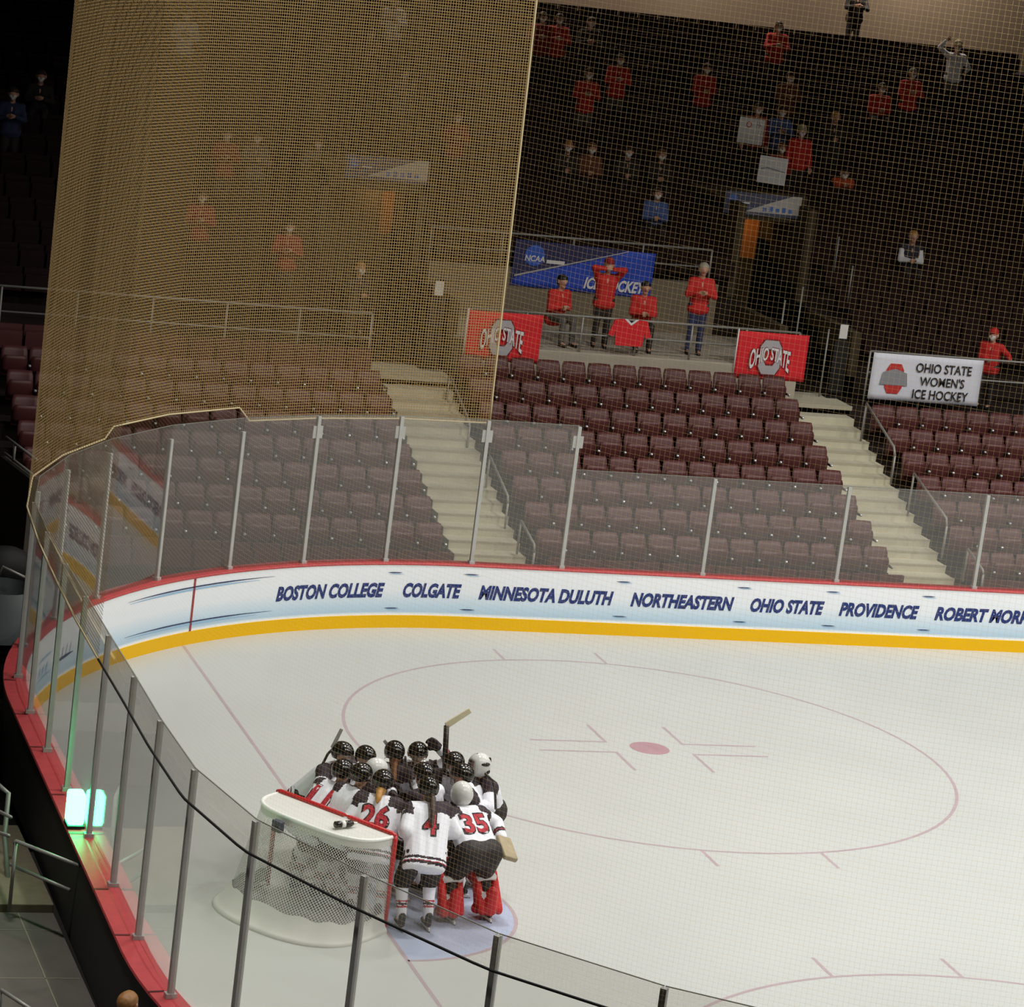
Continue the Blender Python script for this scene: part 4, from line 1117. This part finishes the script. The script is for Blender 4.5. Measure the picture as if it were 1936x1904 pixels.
fan(1330, 112, 'large person in red leaning over a white bundle in the upper bank', red_j, 'stand', 'clasp', hair_dk)
fan(1466, 34, 'person in red near the top row, upper centre', red_j)
x, y, z = bank(1618, 60, .6)
spectator((U(1618, 14, 1, 36.4).x, 36.4, zb), FACE, 'person in dark clothes standing on the top walkway against the pale wall', dk, dk, hair_k, 'stand', 'front')
fan(1716, 138, 'person in red in the upper right bank beside the person in white', red_j, hair=hair_g)
fan(1660, 170, 'seated person in red with a white bundle, upper right bank', red_j, 'sit', 'clasp')
fan(1800, 92, 'person in white shirt and pale hat with one arm raised, upper right', white_s, 'stand', 'raised', hair_dk, hat=cream, legs=kh)
fan(1505, 258, 'person in red just right of the lower fan sign', red_j, 'stand', 'down', hair_br, hat=cream)
fan(1470, 285, 'person in brownish red behind the lower fan sign', red_d, 'sit', 'clasp', hair_br)
fan(1425, 200, 'person standing behind the upper fan sign', red_d, 'stand', 'down')
fan(1487, 128, 'person in pinkish grey top standing in the upper bank', brown_s)
fan(1470, 205, 'person in blue grey top beside the upper fan sign', blue_s)
fan(1568, 232, 'person in dark top with pale face right of the fan signs', dk, 'stand', 'clasp', hair_bl, mask=False)
for i, (u, v, lb, hr) in enumerate(((1067, 286, 'first masked person from left in the row above the blue banner', hair_bl), (1112, 284, 'second masked person from the left in the row above the blue banner', hair_br),
                             (1180, 300, 'third masked person from the left in the row above the blue banner', hair_dk), (1243, 302, 'fourth masked person from the left in the row above the blue banner', hair_br))):
    fan(u, v, lb, (dk, brown_s, dk, dk)[i], 'sit', 'clasp', hr)
fan(1235, 375, 'person in blue top seated above the right end of the blue banner', blue_s, 'sit', 'clasp')
fan(1590, 322, 'small person in orange right of the lower fan sign', mat('shirt_orange', (214, 84, 40), .7), 'sit', 'clasp', h=.85, hgt=1.1)
for u, v, lb, tp in ((740, 4, 'person in white at the top edge seen through the net', white_s), (695, 62, 'person in pale pink top seen through the net, upper centre', brown_s), (757, 150, 'person in white standing seen through the net', kh),
                     (860, 205, 'person in red seen through the net left of its edge', red_d), (594, 275, 'person in grey seen through the net left of the tunnel sign', kh), (480, 262, 'person in pale top seen through the net, left', kh),
                     (425, 240, 'person in red seen through the net, far left', red_d), (375, 380, 'person in orange red seen through the net, lower left', red_d), (350, 12, 'person in pale top at the top edge, left in the net', white_s),
                     (540, 430, 'person in red seen through the net beside the left tunnel', red_d), (75, 135, 'person in dim clothes left of the net', dk), (20, 190, 'person in dark blue top at the far left edge', jeans)):
    fan(u, v, lb, tp, 'stand' if tp is not dk else 'sit', 'front')
p = U(684, 515, 1, 22.6)
spectator((p.x, 22.6, p.z-1.14), FACE+.4, 'blonde person in dark clothes with white mask seated left of the left tunnel', dk, dk, hair_bl, 'sit', 'clasp', mask=True)

# ------------------------------------------------------------------ near left corner behind the end boards
fl2 = mat('aisle_floor', (96, 90, 84), .8, var=.12, scale=1.8, spec=.2)
seamm = mat('floor_seam', (128, 120, 104), .8)
f = MB().box((-6, -14, -.2), (-.57, -.38, -.004)).build('floor_corner', fl2); struct(f, 'grey concrete floor behind the end boards')
s_ = MB(); s_.box((-.99, -5, -.004), (-.975, -.4, .0)); s_.box((-3, -2.42, -.004), (-.6, -2.40, .0)); s_.box((-3, -.95, -.004), (-.6, -.935, .0)); s_.build('floor_seam', seamm, f)
st = MB().box((-3, -.38, -.2), (-.57, 2.4, .10)).build('floor_step', mat('step_olive', (122, 112, 90), .8, var=.1), bevel=.01); struct(st, 'raised pale step behind the end boards')
struct(MB().box((-6, 2.4, -.25), (.6, 22, -.2)).build('floor_end', black), 'dark floor behind the far end boards')
# goal light on the cap rail
e = empty('goal_light', (-.435, -.42, 1.083)); 
MB().box((-.10, -.13, 0), (.10, .13, .04)).build('base', black, e)
gm = emis('green_lamp', (56, 255, 150), 20.0)
MB().box((-.10, -.12, .04), (.09, .12, .42)).build('lamp_lens', gm, e, bevel=.03)
MB().ell((0, -.09, .06), (.02, .02, .02), 8, 6).build('knob', emis('green_knob', (0, 180, 50), 1.0), e)
tag(e, 'glowing green goal light box on the red cap rail of the end boards', 'lamp')
def pipe(name, lines, label, r=.022):
    b = V(lines[0][0]); e = empty(name, b)
    for k, ln in enumerate(lines): MB().tube([V(p)-b for p in ln], r, 8).build('bar', steel, e, smooth=True)
    return tag(e, label, 'railing', 'metal rails at the near left corner')
a, b = U(30, 1590, 2, .95), U(150, 1637, 2, .95); c, d = U(20, 1635, 2, .62), U(132, 1683, 2, .62)
pipe('gate_rail', [(a+V((-.03, 0, -.03)), a, b), (c, d), (a+V((0, 0, 0)), V((a.x, a.y, .1)))], 'two-bar steel gate rail beside the green light')
a = U(-6, 1482, 2, 1.0); b = U(16, 1500, 2, .98); c = U(17, 1690, 0, b.x); d = U(2, 1735, 0, b.x)
pipe('handrail', [(a, b, V((b.x, b.y, .45)), c, d)], 'looped steel handrail at the left edge of the picture', .03)
pipe('handrail', [(U(20, 1545, 0, -1.25), U(-10, 1530, 0, -1.25)), (U(16, 1580, 0, -1.25), U(-10, 1572, 0, -1.25))], 'short steel bars of the looped handrail at left edge')
a, b = U(2, 1872, 2, .3), U(58, 1908, 2, .3)
pipe('low_rail', [(a, b), (a, a-V((0, 0, .3)))], 'low dark rail at the bottom left corner')
p = U(240, 1890, 1, -6.3)
spectator((p.x, -6.3, p.z-1.67), .9, 'person with light brown hair at the bottom edge behind the boards', dk, dk, mat('hair_light_brown', (150, 104, 58), .5, var=.2, scale=30), 'stand', 'down')
# far left corner, beyond the end boards
tarp = mat('cover_grey', (112, 120, 122), .7, bump=.2, scale=6)
p = U(14, 1150, 1, 9.2)
e = empty('covered_cart', (p.x-.1, 9.2, 0)); z0 = p.z
g = [[(math.sin(a)*.62*(1-.25*t), math.cos(a)*.5, z0-.42+.85*t-.25*max(0, t-.6)) for t in np.linspace(0, 1, 7)] for a in np.linspace(0, 2*math.pi, 21)]
MB().sheet(g).build('cover', tarp, e, smooth=True); MB().box((-.4, -.3, 0), (.4, .3, z0-.3)).build('cart_body', black, e)
MB().tube([(-.1, .1, z0+.3), (-.02, 0, z0+.62), (.3, -.1, z0+.5)], .02, 8).build('handle', steel, e, smooth=True)
tag(e, 'grey covered equipment cart at the left edge beyond the end boards', 'cart')
p = U(10, 1075, 1, 12); MBk = MB().ell((0, 0, 0), (.46, .3, .36), 16, 10)
o = MBk.build('equipment_bag', black, None, smooth=True); o.location = (p.x, 12, p.z); tag(o, 'rounded black equipment bag above the grey covered cart', 'bag')
st_ = MB().box((p.x-.4, 11.7, -.2), (p.x+.4, 12.4, p.z-.34)).build('bag_stand', black); tag(st_, 'black stand holding the rounded equipment bag', 'stand')
a = U(0, 862, 0, .95); b = U(57, 906, 0, 1.15)
wl = MB(); z1, z2 = a.z, b.z
wl.add([(.95, a.y, -.2), (1.15, b.y, -.2), (1.15, b.y, z2), (.95, a.y, z1), (1.1, a.y, -.2), (1.3, b.y, -.2), (1.3, b.y, z2), (1.1, a.y, z1)], [(0, 1, 2, 3), (4, 7, 6, 5), (3, 2, 6, 7), (0, 4, 5, 1), (1, 5, 6, 2), (0, 3, 7, 4)])
wo = wl.build('wall_tunnel', mat('tunnel_grey', (84, 78, 68), .9)); struct(wo, 'sloping side wall beside the left seats')
t1 = [V((1.02, a.y, z1+.02)), V((1.22, b.y, z2+.02))]
pipe('wall_rail', [[q+V((0, 0, .3)) for q in t1], [t1[0]+(t1[1]-t1[0])*.3, t1[0]+(t1[1]-t1[0])*.3+V((0, 0, .3))], [q+V((0, 0, .03)) for q in t1]], 'sloping rail on the wall at the left edge', .025)
blk = MB().box((-2.2, 5.0, -.2), (-.62, 6.3, .55)).build('concrete_block', fl2, bevel=.01); tag(blk, 'grey concrete block behind the far end boards', 'block')
